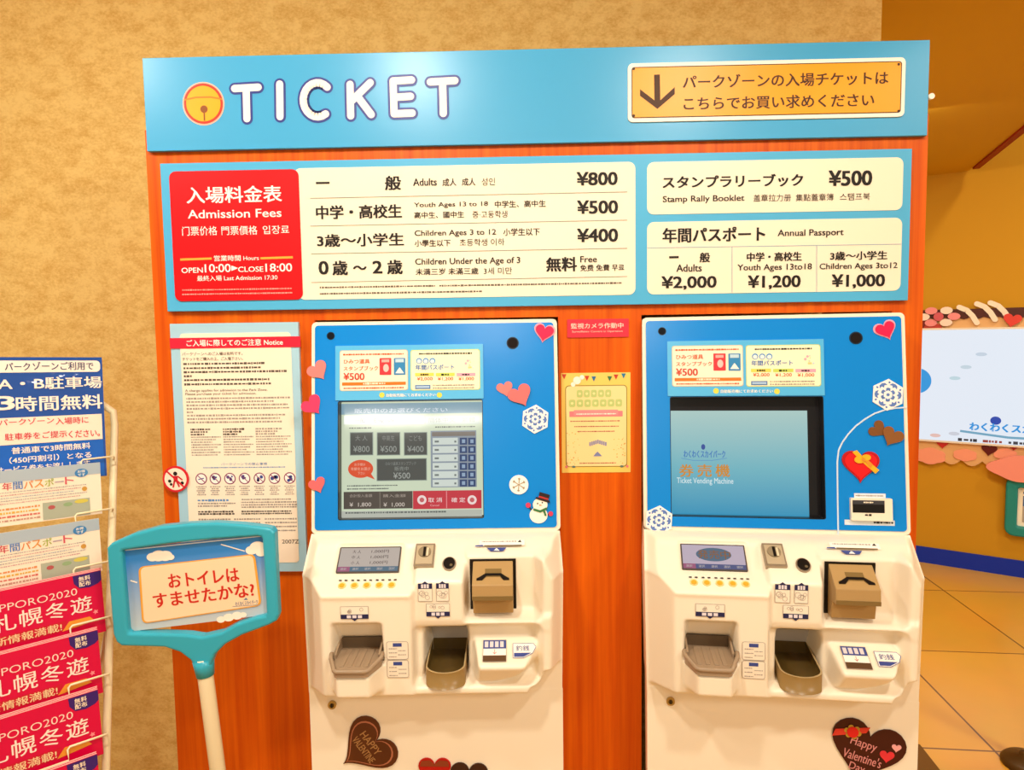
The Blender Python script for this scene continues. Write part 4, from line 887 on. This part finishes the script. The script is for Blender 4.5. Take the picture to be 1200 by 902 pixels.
# ------------------------------------------------------------------ toilet reminder sign on its pole
TS = Surf((-.44, -.16, 1.30), (math.cos(.06), -math.sin(.06)*-1, 0), (0, 0, 1))
cB = TS.uv((239, 778))
tilt = math.radians(4.4)
base = TS.O+TS.ux*cB[0]+TS.uz*cB[1]
Mx = TS.mat(cB[0], cB[1]) @ Matrix.Rotation(-tilt, 4, 'Y')
US = Surf(base, Mx.to_3x3() @ Vector((1, 0, 0)), Mx.to_3x3() @ Vector((0, 0, 1)))
zt_ = zp(.2, 110, 600)
footz = -base.z/US.uz.z
ft = US.O+US.uz*footz
tsign = thing('pole_sign', US.mat(0, 0), 'turquoise framed sign on a cream pole asking in red Japanese lettering', 'sign')
TQ = mt('#35a9bf', .28); mb = MB(); U = lambda x, y: US.uv(zt_(x, y))
outer = [U(*q) for q in ((95, 200), (120, 172), (250, 115), (400, 75), (560, 58), (720, 52), (880, 62), (1010, 78), (1052, 86), (1070, 110), (1080, 350), (1092, 590), (1080, 622), (1040, 645), (880, 705), (780, 760), (720, 820), (690, 895), (610, 895), (580, 850), (520, 805), (430, 775), (180, 768), (150, 745), (132, 700), (112, 450))]
inner = [U(*q) for q in ((182, 222), (190, 212), (280, 200), (420, 180), (560, 163), (720, 148), (880, 137), (970, 130), (992, 135), (998, 150), (1012, 360), (1022, 575), (1015, 590), (960, 602), (850, 640), (760, 690), (650, 715), (630, 713), (600, 708), (570, 703), (520, 700), (430, 697), (240, 694), (222, 690), (218, 670), (200, 450))]
mb.ring(outer[::-1], inner[::-1], TQ, -.013, .013); mb.obj('frame', tsign, bevel=.0085, seg=4, ang=50)
pan = [U(*q) for q in ((178, 218), (1000, 128), (1024, 600), (218, 698))]
mb = MB()
def _skyp(nt, b):
    N = nt.nodes; L = nt.links; tc = N.new('ShaderNodeTexCoord'); sp = N.new('ShaderNodeSeparateXYZ'); L.new(tc.outputs['Generated'], sp.inputs[0])
    cr = N.new('ShaderNodeValToRGB'); e = cr.color_ramp.elements; e[0].color = (*lin('#c4cfd0'), 1); e[0].position = .0; e[1].color = (*lin('#2f86d2'), 1); e[1].position = .85
    L.new(sp.outputs[2], cr.inputs[0]); L.new(cr.outputs[0], b.inputs['Base Color']); b.inputs['Roughness'].default_value = .35
SKYP = ramp_mat('printed_sky', _skyp)
mb.poly(pan[::-1], SKYP, -.006, 0); pn = mb.obj('picture_panel', tsign); 
mb = MB(); CL = mt('#fbf0dc', .5)
for cs_ in (((380, 255, 45), (420, 255, 42), (345, 262, 35), (450, 262, 24)), ((960, 205, 48), (925, 222, 36), (985, 235, 32), (985, 200, 26)), ((745, 628, 26), (790, 616, 32), (840, 605, 32), (875, 600, 22))):
    for i, (x, y, r_) in enumerate(cs_):
        x = min(x, 990-r_*.3); q = U(x, y); rr_ = abs(U(x+r_*.5, y)[0]-U(x-r_*.5, y)[0]); mb.flat(circ(*q, rr_, 20, rr_*.75), CL, .0006+.0002*i)
mb.stroke([U(745, 188), U(885, 228)], .002, CL, .0005, caps=False); mb.stroke([U(215, 400), U(255, 412)], .0025, CL, .0005, caps=False)
mb.stroke([U(184, 222), U(998, 138)], .002, mt('#dfe8ec', .4), .0007, caps=False)
rot_card = [U(*q) for q in ((262, 318), (945, 242), (985, 545), (285, 652))]
def rc4(P4, rad):                               # rounded quadrilateral
    o = []
    for i in range(4):
        a, b, c_ = Vector(P4[i-1]), Vector(P4[i]), Vector(P4[(i+1) % 4]); p = b+(a-b).normalized()*rad; q = b+(c_-b).normalized()*rad
        for j in range(6): t_ = j/5; o.append(tuple(p*(1-t_)**2+b*2*t_*(1-t_)+q*t_**2))
    return o
mb.flat(rc4(rot_card[::-1], .012), mt('#eda63c', .4), .0014); ce = sum((Vector(p) for p in rot_card), Vector((0, 0)))/4
ins = [tuple(Vector(p)+(ce-Vector(p)).normalized()*.0045) for p in rot_card]; mb.flat(rc4(ins[::-1], .010), mt('#fbd9b0', .45), .0017)
mb.obj('sky_print', pn, fix=False)
mb = MB(); RT = mt('#cc2a1c', .5)
def ttxt(t, L_, R_, hpx, b, m):
    a, c_ = Vector(U(*L_)), Vector(U(*R_)); ang = math.degrees(math.atan2((c_-a).y, (c_-a).x)); l = (c_-a).length; h = abs(U(L_[0], L_[1])[1]-U(L_[0], L_[1]-hpx)[1]); m_ = (a+c_)/2
    mb.txt(t, (m_.x-l/2, m_.y-h/2, m_.x+l/2, m_.y+h/2), m, b, .0021, rot=ang)
ttxt('おトイレは', (440, 402), (850, 360), 80, .035, RT); ttxt('すませたかな?', (352, 518), (940, 448), 82, .035, RT)
NB = mt('#5c7f9c', .5); ttxt('わくわくスカイパーク', (832, 535), (962, 522), 24, .02, NB); mb.flat([U(880, 512), U(893, 498), U(905, 510)], NB, .0021); mb.stroke([U(815, 550), U(965, 540)], .0008, NB, .0021, caps=False)
mb.obj('lettering', pn, fix=False)
mb = MB(); PC = mt('#efe0b8', .35); L_ = -footz
mb.tube([(0, 0, .012), (0, 0, -.03), (0, 0, footz+.022)], .0145, PC, 20); mb.obj('pole', tsign)
mb = MB(); mb.tube([(0, 0, .010), (0, 0, -.004), (0, 0, -.022)], [.020, .0185, .0165], TQ, 20); mb.obj('collar', tsign)
mb = MB(); mb.lathe([(0, 0), (.085, 0), (.085, .008), (.075, .018), (.03, .024), (0, .024)], 0, 0, PC)
bo = mb.obj('base_plate', tsign); bo.matrix_parent_inverse = tsign.matrix_world.inverted(); bo.matrix_world = Matrix.Translation((ft.x, ft.y, 0))

# ------------------------------------------------------------------ leaflet rack at the left
RA = math.radians(48); ru = Vector((math.sin(RA), math.cos(RA), 0)); rn = Vector((math.cos(RA), -math.sin(RA), 0)); rl = math.radians(7)
rup = Vector((0, 0, 1))*math.cos(rl)-rn*math.sin(rl)
RO = Vector((-.845, -.045, 1.0)); RS = Surf(RO, ru, rup)
def rsurf(d, turn=0):                          # plane parallel to the rack's sheets, turned in itself by a few degrees
    a = math.radians(turn); return Surf(RO+RS.n*d, ru*math.cos(a)+rup*math.sin(a), rup*math.cos(a)-ru*math.sin(a))
CAS = .030                                     # each pocket stands this much in front of the one above
RF0 = RS.uv((128, 533))[1]; RF5 = Surf(RO+RS.n*(CAS*5), ru, rup).uv((121, 861))[1]; RSL = CAS*5/(RF0-RF5)
RF = Surf(RO+RS.n*(-.024)+rup*RF0, ru, rup-RS.n*RSL)
WIRE = mt('#f0dfb4', .35)
put, pub = RF.uv((134.5, 490)), RF.uv((124.5, 890)); rw = .36; pk = (put[0]-pub[0])/(put[1]-pub[1])
pu_ = lambda v: put[0]+(v-put[1])*pk
tp = put[1]+.035; vfl = -RF.O.z/RF.uz.z
rack = thing('leaflet_rack', RF.mat(0, 0), 'cream wire leaflet rack at left of the kiosk', 'rack')
mb = MB(); rr_ = .0075; e_ = pu_(tp); f_ = pu_(vfl+.01)
mb.tube([(f_, 0, vfl+.01), (pu_(tp-.05), 0, tp-.05), (e_-.006, 0, tp-.02), (e_-.026, 0, tp), (e_-.05, 0, tp+.004), (e_-rw+.05, 0, tp+.004), (e_-rw+.026, 0, tp), (e_-rw+.006, 0, tp-.02), (pu_(tp-.05)-rw, 0, tp-.05), (f_-rw, 0, vfl+.01)], rr_, WIRE, 12); mb.obj('tube_frame', rack)
for s_ in (0, rw):
    mb = MB(); vb = vfl+.30; mb.tube([(pu_(-.35)-s_, .012, -.35), (f_-s_, -vfl*.55, vfl*.82)], rr_*.8, WIRE, 10); mb.obj('rear_strut', rack)
# pockets: (pixel of right end of the front wire, pixel of the bend)
POCK = [((128, 533), (95, 541)), ((126, 595), (88, 604)), ((125, 657), (86, 667)), ((124, 722), (82, 735)), ((122, 790), (80, 804)), ((121, 861), (79, 876))]
D_ = .034; Sx = Surf(RF.O+RF.n*D_, RF.ux, RF.uz)
for i, (a, b) in enumerate(POCK):
    qa, qb = Sx.uv(a), Sx.uv(b)
    mb = MB(); v = (qa[1]+qb[1])/2; pu = pu_(v); pl0 = pu-rw
    mb.tube([(pu, 0, v), (pu-.004, -D_, v), (qb[0]+.004, -D_, v), (qb[0], -D_, v-.004), (qb[0], -D_, v-.022), (pl0+.05, -D_, v-.022), (pl0+.05, -D_, v), (pl0+.004, -D_, v), (pl0, 0, v)], .0020, WIRE, 8)
    mb.obj('pocket_wire', rack)
# poster in the top pocket
LAM = mt('#1c4c9e', .08, coat=1, bump=1.0, bscale=16); LAMW = mt('#fbe4cc', .08, coat=1, bump=1.0, bscale=16); LAMB = mt('#0f5fc0', .08, coat=1, bump=1.0, bscale=16)
WL = mt('#fdeedd', .08, coat=1, bump=1.0, bscale=16); RDL = mt('#d03440', .3); NVL = mt('#2c2a50', .3)
Pd = rsurf(.002, -2); zp7 = zp(1/8.5714, 0, 400); zp8 = zp(1/8.5714, 0, 490)
ptop = Pd.uv((118, 418.5))[1]; pru = Pd.uv((122, 480))[0]; pw_ = .215
pbot = Pd.uv((122, 552))[1]-.01; pr_ = (pru-pw_, pbot, pru, ptop); pcn = mid(pr_)
t = thing('parking_poster', Pd.mat(*pcn), 'blue laminated parking notice at the top of the leaflet rack', 'poster')
mb = MB(off=pcn); mb.rect(pr_, LAM, -.0015, 0); mb.obj('laminated_sheet', t)
mb = MB(off=pcn); X0 = pru-pw_+.01; X1 = pru
def prow(zf, t_, xl, yb, xr, yt, m, b=.02, d=.001):   # xr,yt in the crop; text right end anchored there
    a = Pd.uv(zf(xl, yb)); c_ = Pd.uv(zf(xr, yt)); mb.txt(t_, (a[0], a[1], c_[0], c_[1]), m, b, d)
vr = lambda zf, y: Pd.uv(zf(600, y))[1]
mb.frect((X0, vr(zp7, 308), Pd.uv(zp7(1005, 245))[0], vr(zp7, 192)), WL, .0006, .008)
prow(zp7, 'ゾーンご利用で', 330, 290, 935, 205, NVL); prow(zp7, 'パーク', 50, 292, 300, 215, NVL)
prow(zp7, 'A・B駐車場', -20, 490, 1015, 350, WL, .035); prow(zp7, '3', -40, 690, 140, 548, WL, .05); prow(zp7, '時間無料', 165, 705, 1020, 530, WL, .035)
mb.frect((X0, vr(zp8, 235), Pd.uv(zp7(1028, 900))[0], vr(zp7, 745)), LAMW, .0004)
prow(zp7, 'パークゾーン', -10, 848, 540, 758, RDL); prow(zp7, '入場時に', 560, 836, 885, 752, RDL)
prow(zp8, '駐車券をご提示', 50, 226, 670, 120, RDL); prow(zp8, 'ください。', 690, 198, 1000, 108, RDL)
mb.frect((pr_[0]+.001, pr_[1]+.001, pr_[2]-.004, vr(zp8, 240)), LAMB, .0004)
prow(zp8, '普通車で3時間無料', 118, 360, 905, 242, WL, .03, .0008); prow(zp8, '（450円割引）となる', 95, 458, 915, 332, WL, .03, .0008); prow(zp8, 'サービス券をお渡しします', -40, 560, 900, 418, WL, .03, .0008)
mb.obj('lettering', t, fix=False)

# leaflets and magazines: front copy plus copies tucked behind it
def leaf(name, i, top_px, right_px, wd, ht, lean, label, cat, group):
    S = rsurf(.004+CAS*i, lean)
    v = S.uv(top_px)[1]; u = S.uv(right_px)[0]
    return S, (u-wd, v-ht, u, v)
GREYB = mt('#a9b6bd', .3); PAPER = mt('#f5e2c8', .4)
for i, (tp_, rp_, zz) in enumerate((((112, 542), (118, 560), zp(1/8.5714, 0, 490)), ((112, 607.5), (117, 625), zp(1/8.5714, 0, 580)))):
    S, r = leaf('pass_leaflet', i+1, tp_, rp_, .21, .105, (-1.7, -.5)[i], '', '', ''); c = mid(r)
    t = thing('pass_leaflet', S.mat(*c), ('pale annual pass leaflet in the rack pocket directly under the blue poster', 'pale annual pass leaflet in the second rack pocket, above the pink magazines')[i], 'leaflet', 'annual pass leaflets in the rack')
    mb = MB(off=c); mb.rect(r, PAPER, -.003, 0); mb.obj('sheet', t)
    mb = MB(off=c); hh = r[3]-r[1]; WW = r[2]-r[0]; X = lambda f: r[0]+WW*f; Y = lambda f: r[3]-hh*f
    mb.frect((X(.0), Y(.22), X(1), Y(0)), GREYB, .0004)
    mb.flat(circ(X(.84), Y(.17), .0115, 26, .0085), mt('#3f7fb4', .3), .0008); mb.txt('お得', (X(.81), Y(.165), X(.87), Y(.115)), WHT, .02, .001); mb.txt('です', (X(.81), Y(.23), X(.87), Y(.18)), WHT, .02, .001)
    for j, (ch, cc) in enumerate(zip('年間パスポート', ('#c8404c', '#4878b8', '#d8803c', '#d8903c', '#9cac3c', '#b09ca0', '#d0505c'))):
        mb.txt(ch, (X(.225+j*.080), Y(.36 if ch != 'ー' else .31), X(.295+j*.080), Y(.22 if ch != 'ー' else .285)), mt(cc, .4), .02, .0009)
    for j in range(5): mb.micro(X(.1+.03*(j % 2)), Y(.40+j*.05), X(.88-.05*(j % 3)), .0024, mt(('#b0a8a0', '#c8a098', '#a8b0b0')[j % 3], .5), .0006, i*9+j)
    mb.flat(circ(X(.86), Y(.48), .0046, 14), mt('#c8943c', .4), .0008)
    mb.frect((X(.52), Y(.98), X(.9), Y(.66)), mt('#a8ac94', .4), .0006); mb.flat(circ(X(.59), Y(.76), .006, 14, .004), mt('#b05450', .4), .0009); mb.flat(circ(X(.72), Y(.74), .008, 14, .004), mt('#8fa878', .4), .0009); mb.flat(circ(X(.83), Y(.71), .012, 16, .004), mt('#d0c050', .4), .0009)
    for j in range(4): mb.micro(X(.1), Y(.70+j*.07), X(.5), .0040, mt(('#d88a4c', '#d8a83c', '#cc6858', '#c0907c')[j], .5), .0006, i*7+j)
    mb.obj('leaflet_print', t, fix=False)
MAG = mt('#d2003c', .3); MAGE = mt('#f6c2b4', .5); PRP = mt('#3a1a68', .35)
mags = [((100, 671.5), (120, 690)), ((97, 742), (116.5, 760)), ((100, 812), (116, 822)), ((97, 889), (115, 895))]
ORD = ('top', 'second', 'third', 'lowest')
first = None
for i, (tp_, rp_) in enumerate(mags):
    S, r = leaf('magazine', i+3, tp_, rp_, .21, .12, .4, '', '', ''); c = mid(r); M_ = S.mat(*c)
    lab = 'pink winter magazine, front copy in the %s of the four magazine pockets' % ORD[i]
    if first is None:
        t = thing('winter_magazine', M_, lab, 'magazine', 'pink winter magazines in the rack')
        mb = MB(off=c); mb.rect(r, MAG, -.004, 0); cov = mb.obj('cover', t)
        mb = MB(off=c); hh = .12; WW = .21; X = lambda f: r[0]+WW*f; Y = lambda f: r[3]-WW*f
        mb.box(r[0]+.0005, r[2]-.0005, .0006, .0036, r[3]-.002, r[3]+.0006, MAGE)
        mb.obj('page_edges', t)
        mb = MB(off=c)
        cxp = X(.865); mb.flat([(X(.775), Y(0.004)), (X(1)-.0003, Y(.004)), (X(1)-.0003, Y(.09)), (X(.97), Y(.115)), (X(.9), Y(.135)), (X(.82), Y(.125)), (X(.78), Y(.075))][::-1], PRP, .0005)
        for a in range(2):
            for b in range(2): mb.txt(('無料配布')[a*2+b], (X(.82+b*.048), Y(.065+a*.048), X(.862+b*.048), Y(.022+a*.048)), mt('#f3dcc0', .4), .035, .0008)
        mb.txt('SAPPORO2020', (X(.10), Y(.178), X(.80), Y(.115)), mt('#fbd4c4', .4), -.004, .0008)
        for j, ch in enumerate('札幌冬遊'): mb.txt(ch, (X(.17+j*.19), Y(.350), X(.335+j*.19), Y(.205)), mt('#fbe0d0', .4), .012, .0008)
        mb.frect((X(0), Y(.475), X(.70), Y(.385)), mt('#c8102c', .4), .0004)
        mb.txt('最新情報満載!', (X(.08), Y(.465), X(.66), Y(.395)), mt('#f0cf98', .4), .02, .0008); mb.flat([(X(.66), Y(.475)), (X(.92), Y(.45)), (X(.88), Y(.40)), (X(.72), Y(.40))], mt('#e8952c', .4), .0006)
        mb.flat([(X(.93)+.005*math.cos(q)*(1 if n_ % 2 else .5), Y(.37)+.005*math.sin(q)*(1 if n_ % 2 else .5)) for n_, q in enumerate(np.arange(0, 6.2, math.pi/5))], mt('#f48a8c', .4), .0008)
        mb.obj('cover_print', t, fix=False); first = t
    else:
        t = first.copy(); C.objects.link(t); t.matrix_world = M_; t['label'] = lab
        for ch in list(first.children): dup_part(ch, t)
    for j in range(2 if i < 3 else 1):             # the copies behind, seen as a band of page edges
        tb = first.copy(); C.objects.link(tb); tb.matrix_world = S.mat(c[0]+.0012*(j % 2), c[1]+.0012*(j+1), -.0046*(j+1)); tb['label'] = 'pink winter magazine tucked behind the front copy in the %s magazine pocket' % ORD[i]; tb['group'] = 'magazine copies tucked in the %s magazine pocket' % ORD[i]
        for ch in list(first.children):
            if ch.name.split('.')[0] != 'cover_print': dup_part(ch, tb)

# ------------------------------------------------------------------ far right wall: big screen, paper decorations, framed sign
f3 = zp(.1167, 1060, 350); f4 = zp(.1774, 1060, 480)
FU = lambda p, d=.0: FAR.uv(p, d)
d0_ = .03
def far_thing(name, p, label, cat, group=None, d=0):
    c = FAR.uv(p, d); return thing(name, FAR.mat(c[0], c[1], d), label, cat, group), c
TAN = mt('#dcb07c', .6)
ul, ur = FU((1060, 450))[0], FU((1290, 450))[0]
bt, bb = FU((1140, 364))[1], FU((1140, 541))[1]
t, c = far_thing('decor_panel', (1150, 455), 'tan scalloped backing panel around the wall screen at far right', 'wall panel')
mb = MB(off=c); P = [(ur, bb+.01), (ur, bt), (ul, bt), (ul, bb+.01)]; n = 9
for i in range(n*6):
    f = i/(n*6); P.append((ul+(ur-ul)*f, bb+.01-.035*abs(math.sin(math.pi*n*f))))
mb.poly(P[::-1], TAN, .001, .02); mb.obj('panel', t)
mb = MB(off=c); CH = mt('#4a1a10', .4)
P = [(ur, bt+.012), (ul, bt+.012), (ul, bt-.03)]
for i in range(60): f = i/59; P.append((ul+(ur-ul)*f, bt-.03-.022*abs(math.sin(14*math.pi*f))**.6))
mb.poly(P, CH, .0205, .028); ob = mb.obj('chocolate_drip', t); ob['label'] = 'dark brown dripping edge'
s_l, s_r = FU((1078, 450), .04)[0], FU((1270, 450), .04)[0]; s_t = FU((1140, 386), .04)[1]; s_b = FU((1140, 518.5), .04)[1]
t, c = far_thing('wall_screen', (1150, 452), 'large glowing white display on the far right wall', 'screen', d=.021)
mb = MB(off=c); mb.rect((s_l-.012, s_b-.012, s_r+.012, s_t+.012), mt('#e8e2d8', .4), 0, .018, .004); mb.obj('housing', t)
mb = MB(off=c); mb.frect((s_l, s_b, s_r, s_t), mt('#e6effb', .2, emit=1.0), .0185); mb.obj('display', t, fix=False)
mb = MB(off=c); FE = lambda p: FAR.uv(p, .04)
q = FE((1074, 446)); mb.flat([p for p in circ(q[0], q[1], FE((1091.5, 446))[0]-q[0], 40) if p[0] > s_l], mt('#1ea0ea', .2, emit=.9), .019)
a, b = FE(f4(430, 135)), FE((1262, 505)); LE = mt('#1a9cea', .2, emit=.9)
b = (FE((1262, 500))[0], a[1]+.050); mb.txt('わくわくスカイパーク', (a[0], a[1], b[0], b[1]), LE, .07, .019)
mb.stroke([(a[0]-.05, a[1]-.008), (a[0]+.2, a[1]-.032), (b[0]-.05, a[1]-.03)], .014, mt('#7ab8d8', .2, emit=.8), .019, caps=False)
q = FE(f4(602, 72)); mb.flat(circ(*q, .028, 18, .026), mt('#1c50c0', .2, emit=.8), .019)
for i, cc in enumerate(('#303848', '#c05048', '#404858', '#8898b8', '#303848', '#607088')): mb.micro(a[0]-.06+i*.13, a[1]-.063, a[0]+.04+i*.13, .02, mt(cc, .3, emit=.6), .019, i)
for x, y, cc in ((1096, 510, '#f0c8c0'), (1118, 508, '#d8dce8'), (1150, 415, '#d0e0f0'), (1132, 430, '#cfe2ee'), (1119, 443, '#c8e4ee')): mb.flat(circ(*FE((x, y)), .03, 14, .012), mt(cc, .2, emit=.9), .0188)
mb.obj('display_print', t, fix=False)
GD = 'paper decorations around the wall screen'
def far_heart(px, wpx, rot, m, label, d=.021, name='paper_heart'):
    t, c = far_thing(name, px, label, 'decoration', GD, d); wd = FAR.uv((px[0]+wpx/2, px[1]), d)[0]-FAR.uv((px[0]-wpx/2, px[1]), d)[0]
    mb = MB(); mb.poly(heart(0, 0, wd, rot), m, 0, .006); mb.obj('heart_face', t)
far_heart((1104.5, 520), 15, 0, mt('#c02c2c', .5), 'red paper heart under the left end of the wall screen')
far_heart((1159, 527.5), 19, -6, mt('#5c1010', .5), 'dark maroon paper heart under the middle of the wall screen')
far_heart((1188, 523), 14, 0, mt('#a81018', .5), 'deep red paper heart below the wall screen near the framed sign')
far_heart((1186, 376), 22, -10, mt('#d84038', .5), 'red paper heart above the right end of the wall screen', d=.0345)
for x, y, w_, lb in ((1090, 534, 34, 'pink paper cloud under the left end of the wall screen'), (1131, 533, 26, 'pink paper cloud between the red and maroon hearts'), (1178, 532, 26, 'pink paper cloud just above the turquoise framed sign')):
    t, c = far_thing('paper_cloud', (x, y), lb, 'decoration', GD, .021); wd = FAR.uv((x+w_/2, y))[0]-FAR.uv((x-w_/2, y))[0]
    mb = MB(); P = []
    for i in range(48):
        a_ = 2*math.pi*i/48; r_ = wd/2*(1+.12*abs(math.sin(3*a_))); P.append((r_*math.cos(a_), .6*r_*math.sin(a_)))
    mb.poly(P, mt('#f0a088', .5), 0, .005); mb.obj('cloud_face', t)
for x, y, lb in ((1100, 371, 'pink and white paper flower at the top left of the wall screen'),):
    t, c = far_thing('paper_flower', (x, y), lb, 'decoration', GD, .0345); r_ = .055
    mb = MB()
    for i in range(6): a_ = i*math.pi/3; mb.poly(circ(1.5*r_*math.cos(a_), .8*r_*math.sin(a_), r_*.62, 14, r_*.42), mt(('#e89098', '#f4e0d8')[i % 2], .5), .001*(i % 3), .004+.002*(i % 3))
    mb.poly(circ(0, 0, r_*.5, 14), mt('#c85868', .5), .008, .012); mb.obj('petals', t)
for i, (x, y, lb) in enumerate(((1135, 369, 'white paper curl left of centre on the dark drip edge'), (1156, 365, 'white paper curl at the middle of the dark drip edge'), (1172, 364, 'white paper curl beside the red heart on the drip edge'))):
    t, c = far_thing('paper_curl', (x, y), lb, 'decoration', GD, .0285)
    mb = MB(); mb.stroke([(-.05, .05), (-.01, .03), (.02, -.005), (.045, -.05)], .03, mt('#f4e8dc', .5), .005, d0=0); mb.obj('curl_strip', t)
t, c = far_thing('red_paper_bow', (1086, 378.5), 'dark red paper bow at the left end above the wall screen', 'decoration', GD, .0285)
mb = MB(); mb.poly(circ(-.02, 0, .055, 16, .035), mt('#7a2420', .5), 0, .0025); mb.poly(circ(.035, -.03, .05, 16, .03), mt('#b84038', .5), .0025, .0045); mb.obj('bow_loops', t)
# framed turquoise sign
r = (FAR.uv((1179, 560))[0], FAR.uv((1190, 626.5))[1], FAR.uv((1179, 560))[0]+.62, FAR.uv((1190, 558))[1]); c = mid(r)
t = thing('framed_wall_sign', FAR.mat(*c), 'turquoise rounded framed sign low on the far right wall', 'sign')
mb = MB(off=c); mb.ring(rrect(*r, .05), rrect(*inset(r, .062), .012), mt('#1f8c8c', .4), .001, .045); mb.obj('frame', t, bevel=.01)
mb = MB(off=c); k = inset(r, .060); mb.rect(k, WHT, .002, .012); mb.frect(inset(k, .028), mt('#4a6fa8', .4), .013); q = inset(k, .028)
mb.frect((q[0], q[1], q[2], q[1]+.10), mt('#b0a89a', .4), .0135); mb.stroke([(q[0], q[1]+.17), (q[0]+.2, q[1]+.15)], .012, WHT, .014, caps=False); mb.flat(circ(q[0]+.05, q[1]+.11, .03, 14, .015), mt('#2c2c34', .4), .0142); mb.obj('picture', t, fix=False)
t, c = far_thing('paper_cloud', (1196, 549), 'large pink paper cloud resting on the framed sign top', 'decoration', GD, .046)
mb = MB(); P = []
for i in range(60): a_ = 2*math.pi*i/60; P.append((.16*math.cos(a_)*(1+.08*math.cos(4*a_)), .075*math.sin(a_)*(1+.08*math.cos(4*a_))))
mb.poly(P, mt('#f0988c', .5), 0, .02); mb.obj('cloud_face', t)

# ------------------------------------------------------------------ floor things at the lower right
FLOOR = Surf((0, 0, 0), (1, 0, 0), (0, 1, 0))
def fl_pt(p):
    v = FWD+RGT*((p[0]-600)/FPX)+UPV*((451-p[1])/FPX); t_ = -CAM.z/v.z; return CAM+v*t_
a, b = fl_pt((1078, 874)), fl_pt((1100, 902)); dr = (b-a).normalized()
mb = MB(); p0 = a+dr*-.0; p1 = a+dr*.9; nl = Vector((-dr.y, dr.x, 0)); nl = nl if nl.x < 0 else -nl
mb.prismz([tuple((p0+Vector((0, 0, 0))).to_2d()), tuple(p1.to_2d()), tuple((p1+nl*.5).to_2d()), tuple((p0+nl*.5).to_2d())], 0.0003, .008, mt('#6b4a1c', .8)); o = mb.obj('floor_mat', bevel=.002)
props(o, 'brown floor mat at the foot of the kiosk right end', 'mat')
q = fl_pt((1206, 897)); t = thing('barrier_stand', Matrix.Translation((q.x, q.y, 0)), 'dark round stand base on the tiles at lower right', 'stand')
mb = MB(); mb.lathe([(0, 0), (.085, 0), (.085, .012), (.075, .022), (.03, .034), (.03, .04), (0, .04)], 0, 0, mt('#4a3418', .35)); mb.obj('base', t)
mb = MB(); mb.tube([(.02, 0, .036), (.02, 0, .5), (.02, 0, .92)], .018, mt('#5a4a30', .3, metal=.5), 16); mb.obj('post', t)
bpy.context.view_layer.update()
